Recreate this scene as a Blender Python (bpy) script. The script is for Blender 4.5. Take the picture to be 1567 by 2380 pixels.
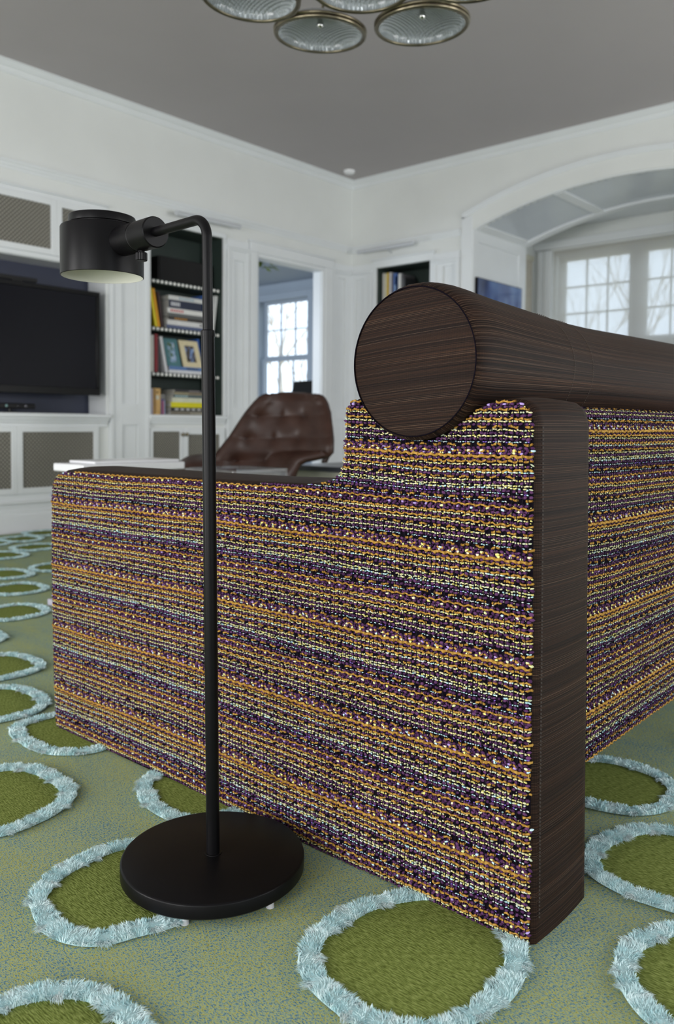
import bpy, bmesh, math, random
import numpy as np
from mathutils import Matrix, Vector

random.seed(7)
RNG = np.random.default_rng(11)
for o in list(bpy.data.objects):
    bpy.data.objects.remove(o, do_unlink=True)
scene = bpy.context.scene
COL = scene.collection
PI = math.pi
R_ = math.radians

# ------------------------------------------------------------------ camera
def camera():
    f_px, ppy = 1924.7, 1076.6
    yaw, pitch, roll = R_(41.211), R_(2.697), R_(-0.503)
    fw = Vector((math.cos(yaw) * math.cos(pitch), math.sin(yaw) * math.cos(pitch), -math.sin(pitch)))
    rt = Vector((math.sin(yaw), -math.cos(yaw), 0))
    dn = fw.cross(rt)
    r2 = rt * math.cos(roll) + dn * math.sin(roll)
    d2 = dn * math.cos(roll) - rt * math.sin(roll)
    cam = bpy.data.cameras.new('camera')
    cam.sensor_fit = 'HORIZONTAL'
    cam.sensor_width = 36.0
    cam.lens = 36.0 * f_px / 1567.0
    cam.shift_y = (ppy - 1190.0) / 1567.0
    cam.clip_start = 0.02
    cam.clip_end = 200
    cam.dof.use_dof = True
    cam.dof.focus_distance = 1.40
    cam.dof.aperture_fstop = 7.0
    ob = bpy.data.objects.new('camera', cam)
    m = Matrix.Identity(4)
    for i in range(3):
        m[i][0] = r2[i]; m[i][1] = -d2[i]; m[i][2] = -fw[i]
    m[0][3], m[1][3], m[2][3] = 0, 0, 0.80
    ob.matrix_world = m
    COL.objects.link(ob)
    scene.camera = ob
camera()

# ------------------------------------------------------------------ world, light, exposure
world = bpy.data.worlds.new('overcast_sky')
scene.world = world
world.use_nodes = True
bg = world.node_tree.nodes['Background']
bg.inputs[0].default_value = (0.80, 0.90, 1.0, 1)
bg.inputs[1].default_value = 2.2

def area(name, loc, target, sx, sy, energy, col=(1, 1, 1)):
    l = bpy.data.lights.new(name, 'AREA')
    l.shape = 'RECTANGLE'; l.size = sx; l.size_y = sy
    l.energy = energy; l.color = col
    o = bpy.data.objects.new(name, l)
    o.location = loc
    o.rotation_euler = (Vector(target) - Vector(loc)).to_track_quat('-Z', 'Y').to_euler()
    COL.objects.link(o)
    return o
DAY = (1.0, 0.972, 0.962)
# daylight lamps in unseen walls; glazed openings set low to brighten the lower room
for yc, en in ((-1.2, 26), (0.7, 66), (3.2, 118)):
    area('window_daylight', (-2.56, yc, 1.12), (0, yc, 1.12), 1.5, 2.0, en, DAY)
for xc, en in ((0.3, 8), (2.9, 44), (4.9, 84)):
    area('window_daylight', (xc, -2.36, 1.12), (xc, 0, 1.12), 1.5, 2.0, en, DAY)
# added lamp to brighten the study, set before an unseen wall opening
area('window_daylight', (4.05, 8.3, 1.7), (8.4, 8.0, 1.7), 1.4, 1.6, 75, (0.80, 0.89, 1.0))

scene.view_settings.view_transform = 'Standard'
scene.view_settings.look = 'None'
scene.view_settings.exposure = 0.0
scene.view_settings.gamma = 1.0
scene.view_settings.use_curve_mapping = False

# ------------------------------------------------------------------ helpers
def lin(c):
    return tuple(((v / 255) / 12.92 if v / 255 <= 0.04045 else ((v / 255 + 0.055) / 1.055) ** 2.4) for v in c)

MATS = {}
def pmat(name, rgb, rough=0.5, metal=0.0, spec=0.5, noise=0.0, nscale=20, bump=0.0, bscale=80, sheen=0.0, coat=0.0):
    """plain procedural material: principled + optional colour mottling and bump"""
    if name in MATS:
        return MATS[name]
    m = bpy.data.materials.new(name); m.use_nodes = True
    nt = m.node_tree; b = nt.nodes['Principled BSDF']
    c = lin(rgb)
    b.inputs['Base Color'].default_value = (*c, 1)
    b.inputs['Roughness'].default_value = rough
    b.inputs['Metallic'].default_value = metal
    b.inputs['Specular IOR Level'].default_value = spec
    if sheen: b.inputs['Sheen Weight'].default_value = sheen
    if coat: b.inputs['Coat Weight'].default_value = coat
    tc = nt.nodes.new('ShaderNodeTexCoord')
    if noise:
        n = nt.nodes.new('ShaderNodeTexNoise'); n.inputs['Scale'].default_value = nscale
        n.inputs['Detail'].default_value = 4
        nt.links.new(tc.outputs['Object'], n.inputs['Vector'])
        r = nt.nodes.new('ShaderNodeValToRGB')
        r.color_ramp.elements[0].position = 0.3; r.color_ramp.elements[1].position = 0.7
        r.color_ramp.elements[0].color = (*[v * (1 - noise) for v in c], 1)
        r.color_ramp.elements[1].color = (*[min(1, v * (1 + noise)) for v in c], 1)
        nt.links.new(n.outputs['Fac'], r.inputs['Fac'])
        nt.links.new(r.outputs['Color'], b.inputs['Base Color'])
    if bump:
        n2 = nt.nodes.new('ShaderNodeTexNoise'); n2.inputs['Scale'].default_value = bscale
        n2.inputs['Detail'].default_value = 3
        nt.links.new(tc.outputs['Object'], n2.inputs['Vector'])
        bp = nt.nodes.new('ShaderNodeBump'); bp.inputs['Strength'].default_value = bump
        bp.inputs['Distance'].default_value = 0.002
        nt.links.new(n2.outputs['Fac'], bp.inputs['Height'])
        nt.links.new(bp.outputs['Normal'], b.inputs['Normal'])
    MATS[name] = m
    return m

def nodes(m):
    nt = m.node_tree
    return nt, nt.nodes, nt.links, nt.nodes['Principled BSDF']

def ramp(nt, stops, interp='LINEAR'):
    r = nt.nodes.new('ShaderNodeValToRGB')
    cr = r.color_ramp; cr.interpolation = interp
    while len(cr.elements) < len(stops): cr.elements.new(0.5)
    for e, (p, c) in zip(cr.elements, stops):
        e.position = p; e.color = (*c, 1)
    return r

def stripe_mat(name='brown_striped_fabric'):
    """fine horse-hair stripe: UV u runs along the threads, v across (metres)"""
    m = bpy.data.materials.new(name); m.use_nodes = True
    nt, N, L, b = nodes(m)
    uv = N.new('ShaderNodeUVMap')
    mp = N.new('ShaderNodeMapping'); mp.inputs['Scale'].default_value = (.5, 760, 1)
    L.new(uv.outputs['UV'], mp.inputs['Vector'])
    n1 = N.new('ShaderNodeTexNoise'); n1.noise_dimensions = '2D'
    n1.inputs['Scale'].default_value = 1.0; n1.inputs['Detail'].default_value = 1.5
    L.new(mp.outputs['Vector'], n1.inputs['Vector'])
    r = ramp(nt, [(0.0, lin((13, 10, 10))), (0.40, lin((29, 23, 21))), (0.52, lin((39, 29, 25))), (0.58, lin((64, 44, 32))),
                  (0.63, lin((33, 28, 28))), (0.70, lin((92, 75, 63))), (0.75, lin((30, 24, 22)))])
    L.new(n1.outputs['Fac'], r.inputs['Fac'])
    mp2 = N.new('ShaderNodeMapping'); mp2.inputs['Scale'].default_value = (.4, 80, 1)
    L.new(uv.outputs['UV'], mp2.inputs['Vector'])
    n2 = N.new('ShaderNodeTexNoise'); n2.noise_dimensions = '2D'; n2.inputs['Scale'].default_value = 1.0
    L.new(mp2.outputs['Vector'], n2.inputs['Vector'])
    r2 = ramp(nt, [(0.3, (0.62, 0.62, 0.66)), (0.7, (1.25, 1.16, 1.06))])
    L.new(n2.outputs['Fac'], r2.inputs['Fac'])
    mx = N.new('ShaderNodeMix'); mx.data_type = 'RGBA'; mx.blend_type = 'MULTIPLY'; mx.inputs[0].default_value = 1
    L.new(r.outputs['Color'], mx.inputs[6]); L.new(r2.outputs['Color'], mx.inputs[7])
    # tiny weft beads along each thread
    mp3 = N.new('ShaderNodeMapping'); mp3.inputs['Scale'].default_value = (520, 0, 1)
    L.new(uv.outputs['UV'], mp3.inputs['Vector'])
    wv = N.new('ShaderNodeTexWave'); wv.inputs['Scale'].default_value = 0.32
    L.new(mp3.outputs['Vector'], wv.inputs['Vector'])
    r3 = ramp(nt, [(0.25, (0.72, 0.72, 0.72)), (0.75, (1.2, 1.2, 1.2))])
    L.new(wv.outputs['Fac'], r3.inputs['Fac'])
    mx2 = N.new('ShaderNodeMix'); mx2.data_type = 'RGBA'; mx2.blend_type = 'MULTIPLY'; mx2.inputs[0].default_value = 1
    L.new(mx.outputs[2], mx2.inputs[6]); L.new(r3.outputs['Color'], mx2.inputs[7])
    L.new(mx2.outputs[2], b.inputs['Base Color'])
    b.inputs['Roughness'].default_value = 0.55
    b.inputs['Sheen Weight'].default_value = 0.03; b.inputs['Sheen Roughness'].default_value = 0.35; b.inputs['Sheen Tint'].default_value = (.62, .5, .43, 1)
    b.inputs['Specular IOR Level'].default_value = 0.06
    bp = N.new('ShaderNodeBump'); bp.inputs['Strength'].default_value = 0.5; bp.inputs['Distance'].default_value = 0.0008
    L.new(n1.outputs['Fac'], bp.inputs['Height']); L.new(bp.outputs['Normal'], b.inputs['Normal'])
    return m

def attr_mat(name, rough=0.8, sheen=0.3, spec=0.2):
    m = bpy.data.materials.new(name); m.use_nodes = True
    nt, N, L, b = nodes(m)
    a = N.new('ShaderNodeAttribute'); a.attribute_name = 'yarn'
    L.new(a.outputs['Color'], b.inputs['Base Color'])
    b.inputs['Roughness'].default_value = rough
    b.inputs['Sheen Weight'].default_value = sheen
    b.inputs['Specular IOR Level'].default_value = spec
    return m

def rug_mat():
    m = bpy.data.materials.new('rug_flat_weave'); m.use_nodes = True
    nt, N, L, b = nodes(m)
    tc = N.new('ShaderNodeTexCoord')
    mp = N.new('ShaderNodeMapping'); mp.inputs['Scale'].default_value = (430, 200, 1); mp.inputs['Rotation'].default_value = (0, 0, R_(8))
    L.new(tc.outputs['Object'], mp.inputs['Vector'])
    n = N.new('ShaderNodeTexNoise'); n.noise_dimensions = '2D'; n.inputs['Scale'].default_value = 1; n.inputs['Detail'].default_value = 4.0; n.inputs['Roughness'].default_value = .75
    L.new(mp.outputs['Vector'], n.inputs['Vector'])
    mp2 = N.new('ShaderNodeMapping'); mp2.inputs['Scale'].default_value = (14, 6, 1)
    L.new(tc.outputs['Object'], mp2.inputs['Vector'])
    n2 = N.new('ShaderNodeTexNoise'); n2.noise_dimensions = '2D'; n2.inputs['Scale'].default_value = 1; n2.inputs['Detail'].default_value = 2
    L.new(mp2.outputs['Vector'], n2.inputs['Vector'])
    m0 = N.new('ShaderNodeMath'); m0.operation = 'MULTIPLY_ADD'; m0.inputs[1].default_value = 2.1; m0.inputs[2].default_value = -.645
    L.new(n.outputs['Fac'], m0.inputs[0])
    ma = N.new('ShaderNodeMath'); ma.operation = 'MULTIPLY_ADD'; ma.inputs[1].default_value = 0.22
    L.new(n2.outputs['Fac'], ma.inputs[0]); L.new(m0.outputs[0], ma.inputs[2])
    r = ramp(nt, [(0.14, lin((100, 104, 44))), (0.32, lin((178, 178, 100))), (0.45, lin((184, 188, 120))), (0.53, lin((132, 158, 144))),
                  (0.64, lin((114, 150, 160))), (0.84, lin((58, 94, 122)))])
    L.new(ma.outputs[0], r.inputs['Fac'])
    L.new(r.outputs['Color'], b.inputs['Base Color'])
    b.inputs['Roughness'].default_value = 0.9; b.inputs['Specular IOR Level'].default_value = 0.1
    bp = N.new('ShaderNodeBump'); bp.inputs['Strength'].default_value = 0.7; bp.inputs['Distance'].default_value = 0.002
    L.new(n.outputs['Fac'], bp.inputs['Height']); L.new(bp.outputs['Normal'], b.inputs['Normal'])
    return m

def pile_mat():
    m = bpy.data.materials.new('rug_green_pile'); m.use_nodes = True
    nt, N, L, b = nodes(m)
    tc = N.new('ShaderNodeTexCoord')
    mp = N.new('ShaderNodeMapping'); mp.inputs['Scale'].default_value = (420, 90, 1); mp.inputs['Rotation'].default_value = (0, 0, R_(3))
    L.new(tc.outputs['Object'], mp.inputs['Vector'])
    n = N.new('ShaderNodeTexNoise'); n.noise_dimensions = '2D'; n.inputs['Scale'].default_value = 1; n.inputs['Detail'].default_value = 2.5
    L.new(mp.outputs['Vector'], n.inputs['Vector'])
    r = ramp(nt, [(0.25, lin((80, 90, 38))), (0.5, lin((115, 127, 65))), (0.75, lin((142, 153, 88)))])
    L.new(n.outputs['Fac'], r.inputs['Fac']); L.new(r.outputs['Color'], b.inputs['Base Color'])
    b.inputs['Roughness'].default_value = 0.9; b.inputs['Specular IOR Level'].default_value = 0.05
    bp = N.new('ShaderNodeBump'); bp.inputs['Strength'].default_value = 0.8; bp.inputs['Distance'].default_value = 0.002
    L.new(n.outputs['Fac'], bp.inputs['Height']); L.new(bp.outputs['Normal'], b.inputs['Normal'])
    return m

def grille_mat(name='woven_metal_grille', scale=46):
    """woven wire: two crossing sets of bars over dark holes, in object X/Z"""
    m = bpy.data.materials.new(name); m.use_nodes = True
    nt, N, L, b = nodes(m)
    tc = N.new('ShaderNodeTexCoord')
    outs = []
    for ang in (45, -45):
        mp = N.new('ShaderNodeMapping'); mp.inputs['Rotation'].default_value = (0, R_(ang), 0)
        mp.inputs['Scale'].default_value = (scale, 0, 0)
        mp.vector_type = 'POINT'
        sep = N.new('ShaderNodeVectorRotate'); sep.rotation_type = 'Y_AXIS'; sep.inputs['Angle'].default_value = R_(ang)
        L.new(tc.outputs['Object'], sep.inputs['Vector'])
        sx = N.new('ShaderNodeSeparateXYZ'); L.new(sep.outputs['Vector'], sx.inputs[0])
        mu = N.new('ShaderNodeMath'); mu.operation = 'MULTIPLY'; mu.inputs[1].default_value = scale * 2 * PI / 1.0
        L.new(sx.outputs['X'], mu.inputs[0])
        si = N.new('ShaderNodeMath'); si.operation = 'SINE'; L.new(mu.outputs[0], si.inputs[0])
        outs.append(si)
        N.remove(mp)
    mx = N.new('ShaderNodeMath'); mx.operation = 'MAXIMUM'
    L.new(outs[0].outputs[0], mx.inputs[0]); L.new(outs[1].outputs[0], mx.inputs[1])
    r = ramp(nt, [(0.25, lin((40, 39, 36))), (0.70, lin((150, 147, 136)))])
    L.new(mx.outputs[0], r.inputs['Fac']); L.new(r.outputs['Color'], b.inputs['Base Color'])
    b.inputs['Metallic'].default_value = 0.0; b.inputs['Roughness'].default_value = 0.45
    bp = N.new('ShaderNodeBump'); bp.inputs['Strength'].default_value = 0.6; bp.inputs['Distance'].default_value = 0.004
    L.new(mx.outputs[0], bp.inputs['Height']); L.new(bp.outputs['Normal'], b.inputs['Normal'])
    return m

def glass_mat(name='window_glass', tint=(0.96, 0.98, 1.0), gloss=0.05):
    m = bpy.data.materials.new(name); m.use_nodes = True
    nt = m.node_tree; N = nt.nodes; L = nt.links
    N.remove(N['Principled BSDF'])
    t = N.new('ShaderNodeBsdfTransparent'); t.inputs[0].default_value = (*tint, 1)
    g = N.new('ShaderNodeBsdfGlossy'); g.inputs['Roughness'].default_value = 0.05
    mx = N.new('ShaderNodeMixShader'); mx.inputs[0].default_value = gloss
    L.new(t.outputs[0], mx.inputs[1]); L.new(g.outputs[0], mx.inputs[2])
    L.new(mx.outputs[0], N['Material Output'].inputs[0])
    return m

def sheer_mat(name='sheer_roller_shade'):
    m = bpy.data.materials.new(name); m.use_nodes = True
    nt = m.node_tree; N = nt.nodes; L = nt.links
    N.remove(N['Principled BSDF'])
    t = N.new('ShaderNodeBsdfTransparent'); t.inputs[0].default_value = (0.95, 0.96, 0.97, 1)
    d = N.new('ShaderNodeBsdfDiffuse'); d.inputs[0].default_value = (0.74, 0.72, 0.68, 1)
    tl = N.new('ShaderNodeBsdfTranslucent'); tl.inputs[0].default_value = (0.8, 0.79, 0.76, 1)
    tc = N.new('ShaderNodeTexCoord'); wv = N.new('ShaderNodeTexWave'); wv.inputs['Scale'].default_value = 90
    wv.bands_direction = 'Z'
    L.new(tc.outputs['Object'], wv.inputs['Vector'])
    rr = ramp(nt, [(0, (0.40, 0.40, 0.40)), (1, (0.50, 0.50, 0.50))]); L.new(wv.outputs['Fac'], rr.inputs['Fac'])
    m1 = N.new('ShaderNodeMixShader'); m1.inputs[0].default_value = 0.5
    L.new(d.outputs[0], m1.inputs[1]); L.new(tl.outputs[0], m1.inputs[2])
    m2 = N.new('ShaderNodeMixShader'); L.new(rr.outputs['Color'], m2.inputs[0])
    L.new(t.outputs[0], m2.inputs[1]); L.new(m1.outputs[0], m2.inputs[2])
    L.new(m2.outputs[0], N['Material Output'].inputs[0])
    return m

# ---- mesh builder
class MB:
    def __init__(s):
        s.v = []; s.f = []; s.uv = {}
    def add(s, vs, fs):
        o = len(s.v); s.v.extend([tuple(p) for p in vs]); s.f.extend([tuple(i + o for i in f) for f in fs]); return o
    def box(s, x0, x1, y0, y1, z0, z1):
        x0, x1 = min(x0, x1), max(x0, x1); y0, y1 = min(y0, y1), max(y0, y1); z0, z1 = min(z0, z1), max(z0, z1)
        s.add([(x0, y0, z0), (x1, y0, z0), (x1, y1, z0), (x0, y1, z0), (x0, y0, z1), (x1, y0, z1), (x1, y1, z1), (x0, y1, z1)],
              [(0, 3, 2, 1), (4, 5, 6, 7), (0, 1, 5, 4), (1, 2, 6, 5), (2, 3, 7, 6), (3, 0, 4, 7)])
        return s
    def tube(s, pts, r, seg=12, cap=True, closed=False):
        pts = [Vector(p) for p in pts]; n = len(pts)
        rs = r if isinstance(r, (list, tuple)) else [r] * n
        up = None; rings = []
        for i in range(n):
            a = pts[i - 1] if (i > 0 or closed) else pts[i]
            b = pts[(i + 1) % n] if (i < n - 1 or closed) else pts[i]
            t = (b - a).normalized()
            if up is None:
                up = Vector((0, 0, 1)) if abs(t.z) < 0.9 else Vector((1, 0, 0))
            x = t.cross(up).normalized(); y = x.cross(t).normalized(); up = y
            rings.append([pts[i] + (x * math.cos(2 * PI * k / seg) + y * math.sin(2 * PI * k / seg)) * rs[i] for k in range(seg)])
        vs = [p for ring in rings for p in ring]; fs = []
        for i in range(n - 1 + (1 if closed else 0)):
            j = (i + 1) % n
            for k in range(seg):
                k2 = (k + 1) % seg
                fs.append((i * seg + k, i * seg + k2, j * seg + k2, j * seg + k))
        if cap and not closed:
            fs.append(tuple(range(seg))[::-1]); fs.append(tuple((n - 1) * seg + k for k in range(seg)))
        s.add(vs, fs); return s
    def lathe(s, prof, c=(0, 0, 0), axis='z', seg=48, cap=True):
        """prof: list of (radius, height)"""
        vs = []; fs = []; n = len(prof)
        for (r, h) in prof:
            for k in range(seg):
                a = 2 * PI * k / seg; u, w = r * math.cos(a), r * math.sin(a)
                p = {'z': (u, w, h), 'x': (h, u, w), 'y': (w, h, u)}[axis]
                vs.append((c[0] + p[0], c[1] + p[1], c[2] + p[2]))
        for i in range(n - 1):
            for k in range(seg):
                k2 = (k + 1) % seg
                fs.append((i * seg + k, i * seg + k2, (i + 1) * seg + k2, (i + 1) * seg + k))
        if cap and prof[0][0] > 1e-6: fs.append(tuple(range(seg))[::-1])
        if cap and prof[-1][0] > 1e-6: fs.append(tuple((n - 1) * seg + k for k in range(seg)))
        s.add(vs, fs); return s
    def grid(s, fn, nu, nv, uvfn=None):
        o = len(s.v)
        for i in range(nu):
            for j in range(nv):
                u, w = i / (nu - 1), j / (nv - 1)
                s.v.append(tuple(fn(u, w)))
                if uvfn: s.uv[len(s.v) - 1] = uvfn(u, w)
        for i in range(nu - 1):
            for j in range(nv - 1):
                a = o + i * nv + j
                s.f.append((a, a + nv, a + nv + 1, a + 1))
        return s
    def prism(s, poly, d0, d1, axis):
        """poly in the two other axes (in x,y,z order), extruded along axis"""
        n = len(poly)
        def P(p, d):
            return {'x': (d, p[0], p[1]), 'y': (p[0], d, p[1]), 'z': (p[0], p[1], d)}[axis]
        vs = [P(p, d0) for p in poly] + [P(p, d1) for p in poly]
        fs = [tuple(range(n))[::-1], tuple(range(n, 2 * n))]
        for i in range(n):
            j = (i + 1) % n
            fs.append((i, j, n + j, n + i))
        s.add(vs, fs); return s
    def build(s, name, mat, parent=None, smooth=False, bevel=0.0, bseg=2, fix=True, loc=None):
        me = bpy.data.meshes.new(name)
        vs = s.v
        if loc is not None:
            vs = [(p[0] - loc[0], p[1] - loc[1], p[2] - loc[2]) for p in vs]
        me.from_pydata(vs, [], s.f)
        if s.uv:
            ul = me.uv_layers.new(name='UVMap')
            for lp in me.loops:
                ul.data[lp.index].uv = s.uv.get(lp.vertex_index, (0, 0))
        if fix:
            bm = bmesh.new(); bm.from_mesh(me); bmesh.ops.recalc_face_normals(bm, faces=bm.faces); bm.to_mesh(me); bm.free()
        me.materials.append(mat)
        ob = bpy.data.objects.new(name, me); COL.objects.link(ob)
        if loc is not None: ob.location = loc
        if smooth:
            me.shade_smooth()
            if smooth == 'auto':
                me.set_sharp_from_angle(angle=R_(38))
        if bevel:
            md = ob.modifiers.new('bevel', 'BEVEL'); md.width = bevel; md.segments = bseg; md.limit_method = 'ANGLE'; md.angle_limit = R_(35)
            me.shade_smooth(); me.set_sharp_from_angle(angle=R_(50))
        if parent is not None:
            ob.parent = parent
            if parent.type == 'EMPTY' or True:
                ob.matrix_parent_inverse = Matrix.Translation(parent_loc(parent)).inverted()
        return ob

def parent_loc(p):
    v = Vector(p.location)
    if p.parent is not None: v = v + Vector((0, 0, 0))
    return v

def empty(name, loc, label, cat, group=None):
    o = bpy.data.objects.new(name, None); COL.objects.link(o); o.location = loc; o.empty_display_size = 0.1
    tag(o, label, cat, group); return o
def tag(o, label=None, cat=None, group=None, kind=None):
    if label: o['label'] = label
    if cat: o['category'] = cat
    if group: o['group'] = group
    if kind: o['kind'] = kind
    return o
def struct(o):
    o['kind'] = 'structure'; return o

def np_mesh(name, verts, tris, mat, colors=None, parent=None, smooth=True):
    me = bpy.data.meshes.new(name)
    verts = np.asarray(verts, np.float32); tris = np.asarray(tris, np.int32)
    me.vertices.add(len(verts)); me.vertices.foreach_set('co', verts.ravel())
    me.loops.add(tris.size); me.loops.foreach_set('vertex_index', tris.ravel())
    me.polygons.add(len(tris))
    me.polygons.foreach_set('loop_start', np.arange(0, tris.size, 3, dtype=np.int32))
    me.polygons.foreach_set('loop_total', np.full(len(tris), 3, np.int32))
    if colors is not None:
        a = me.color_attributes.new('yarn', 'FLOAT_COLOR', 'POINT')
        c = np.ones((len(verts), 4), np.float32); c[:, :3] = colors
        a.data.foreach_set('color', c.ravel())
    me.update(calc_edges=True)
    if smooth: me.shade_smooth()
    me.materials.append(mat)
    ob = bpy.data.objects.new(name, me); COL.objects.link(ob)
    if parent is not None:
        ob.parent = parent
        ob.matrix_parent_inverse = Matrix.Translation(parent_loc(parent)).inverted()
    return ob

# ------------------------------------------------------------------ materials
M_wall = pmat('white_wall_paint', (222, 225, 223), 0.55, noise=0.02, nscale=3, bump=0.05, bscale=300)
M_trim = pmat('white_satin_trim', (224, 228, 230), 0.35, noise=0.015, nscale=4)
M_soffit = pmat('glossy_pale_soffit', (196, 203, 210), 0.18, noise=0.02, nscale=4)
M_ceil = pmat('grey_ceiling_paint', (168, 163, 164), 0.5, noise=0.02, nscale=2)
M_floor = pmat('dark_oak_floor', (118, 104, 98), 0.4, noise=0.25, nscale=9)
M_navy = pmat('navy_back_panel', (44, 50, 70), 0.5, noise=0.05)
M_green = pmat('dark_green_lacquer', (42, 54, 50), 0.5, noise=0.08, nscale=6)
M_black = pmat('black_powder_coat', (12, 11, 13), 0.36, spec=0.15, noise=0.06, nscale=40, bump=0.05, bscale=900)
M_blackgloss = pmat('black_gloss', (13, 13, 15), 0.3, spec=0.2, noise=0.05)
M_blackmatte = pmat('black_matte', (15, 15, 16), 0.7, noise=0.1)
M_screen = pmat('dark_screen', (13, 13, 22), 0.2, spec=0.15, noise=0.1, nscale=2)
M_backing = pmat('black_warp_backing', (16, 12, 20), 0.95, spec=0.05, noise=0.3, nscale=300)
M_lampin = pmat('lamp_inner_white', (226, 226, 214), 0.5, noise=0.02)
M_nickel = pmat('aged_nickel', (150, 140, 118), 0.25, 1.0, noise=0.15, nscale=30)
M_bronze = pmat('antique_bronze', (134, 126, 106), 0.28, 1.0, noise=0.2, nscale=30)
M_chrome = pmat('bright_chrome', (225, 225, 225), 0.15, 1.0, noise=0.02)
M_stud = pmat('pearl_stud', (250, 250, 246), 0.25, 0.0, noise=0.01)  # white stands in for the bright reflections on chrome studs
M_leather = pmat('brown_leather', (58, 38, 31), 0.42, spec=0.35, noise=0.18, nscale=12, bump=0.15, bscale=220)
M_leather_d = pmat('dark_leather_welt', (48, 32, 28), 0.45, noise=0.12, nscale=12)
M_white = pmat('white_lacquer', (236, 237, 240), 0.25, noise=0.01)
M_cream = pmat('cream_lacquer', (206, 204, 186), 0.4, noise=0.03)
M_darktop = pmat('charcoal_table_top', (66, 68, 74), 0.3, noise=0.06)
M_foot = pmat('translucent_nylon_foot', (196, 196, 200), 0.4, noise=0.03)
M_paper = pmat('book_pages', (206, 204, 196), 0.8, noise=0.12, nscale=120)
M_stripe = stripe_mat()
M_yarn = attr_mat('tweed_yarn', 0.85, 0.0, 0.15)
M_tuft = attr_mat('tufted_silk_pile', 0.6, 0.4, 0.3)
M_rug = rug_mat()
M_pile = pile_mat()
M_grille = grille_mat()
M_glass = glass_mat()
M_acrylic = glass_mat('clear_acrylic', (0.86, 0.89, 0.93), 0.16)
M_sheer = sheer_mat()
M_room2 = pmat('pale_blue_grey_paint', (168, 178, 188), 0.6, noise=0.02, nscale=3)  # white study walls; their cool blue shade is put into the colour
M_bark = pmat('winter_bark', (206, 196, 182), 0.9, noise=0.2, nscale=5)
M_lawn = pmat('winter_lawn', (168, 160, 130), 0.95, noise=0.15, nscale=2)

YW, XW, ZC = 5.72, 6.745, 3.335      # TV wall plane, bay wall plane, ceiling
XL, YB = -2.6, -2.4                  # walls behind the camera
ZF = -0.012                          # floor under the rug

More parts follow.
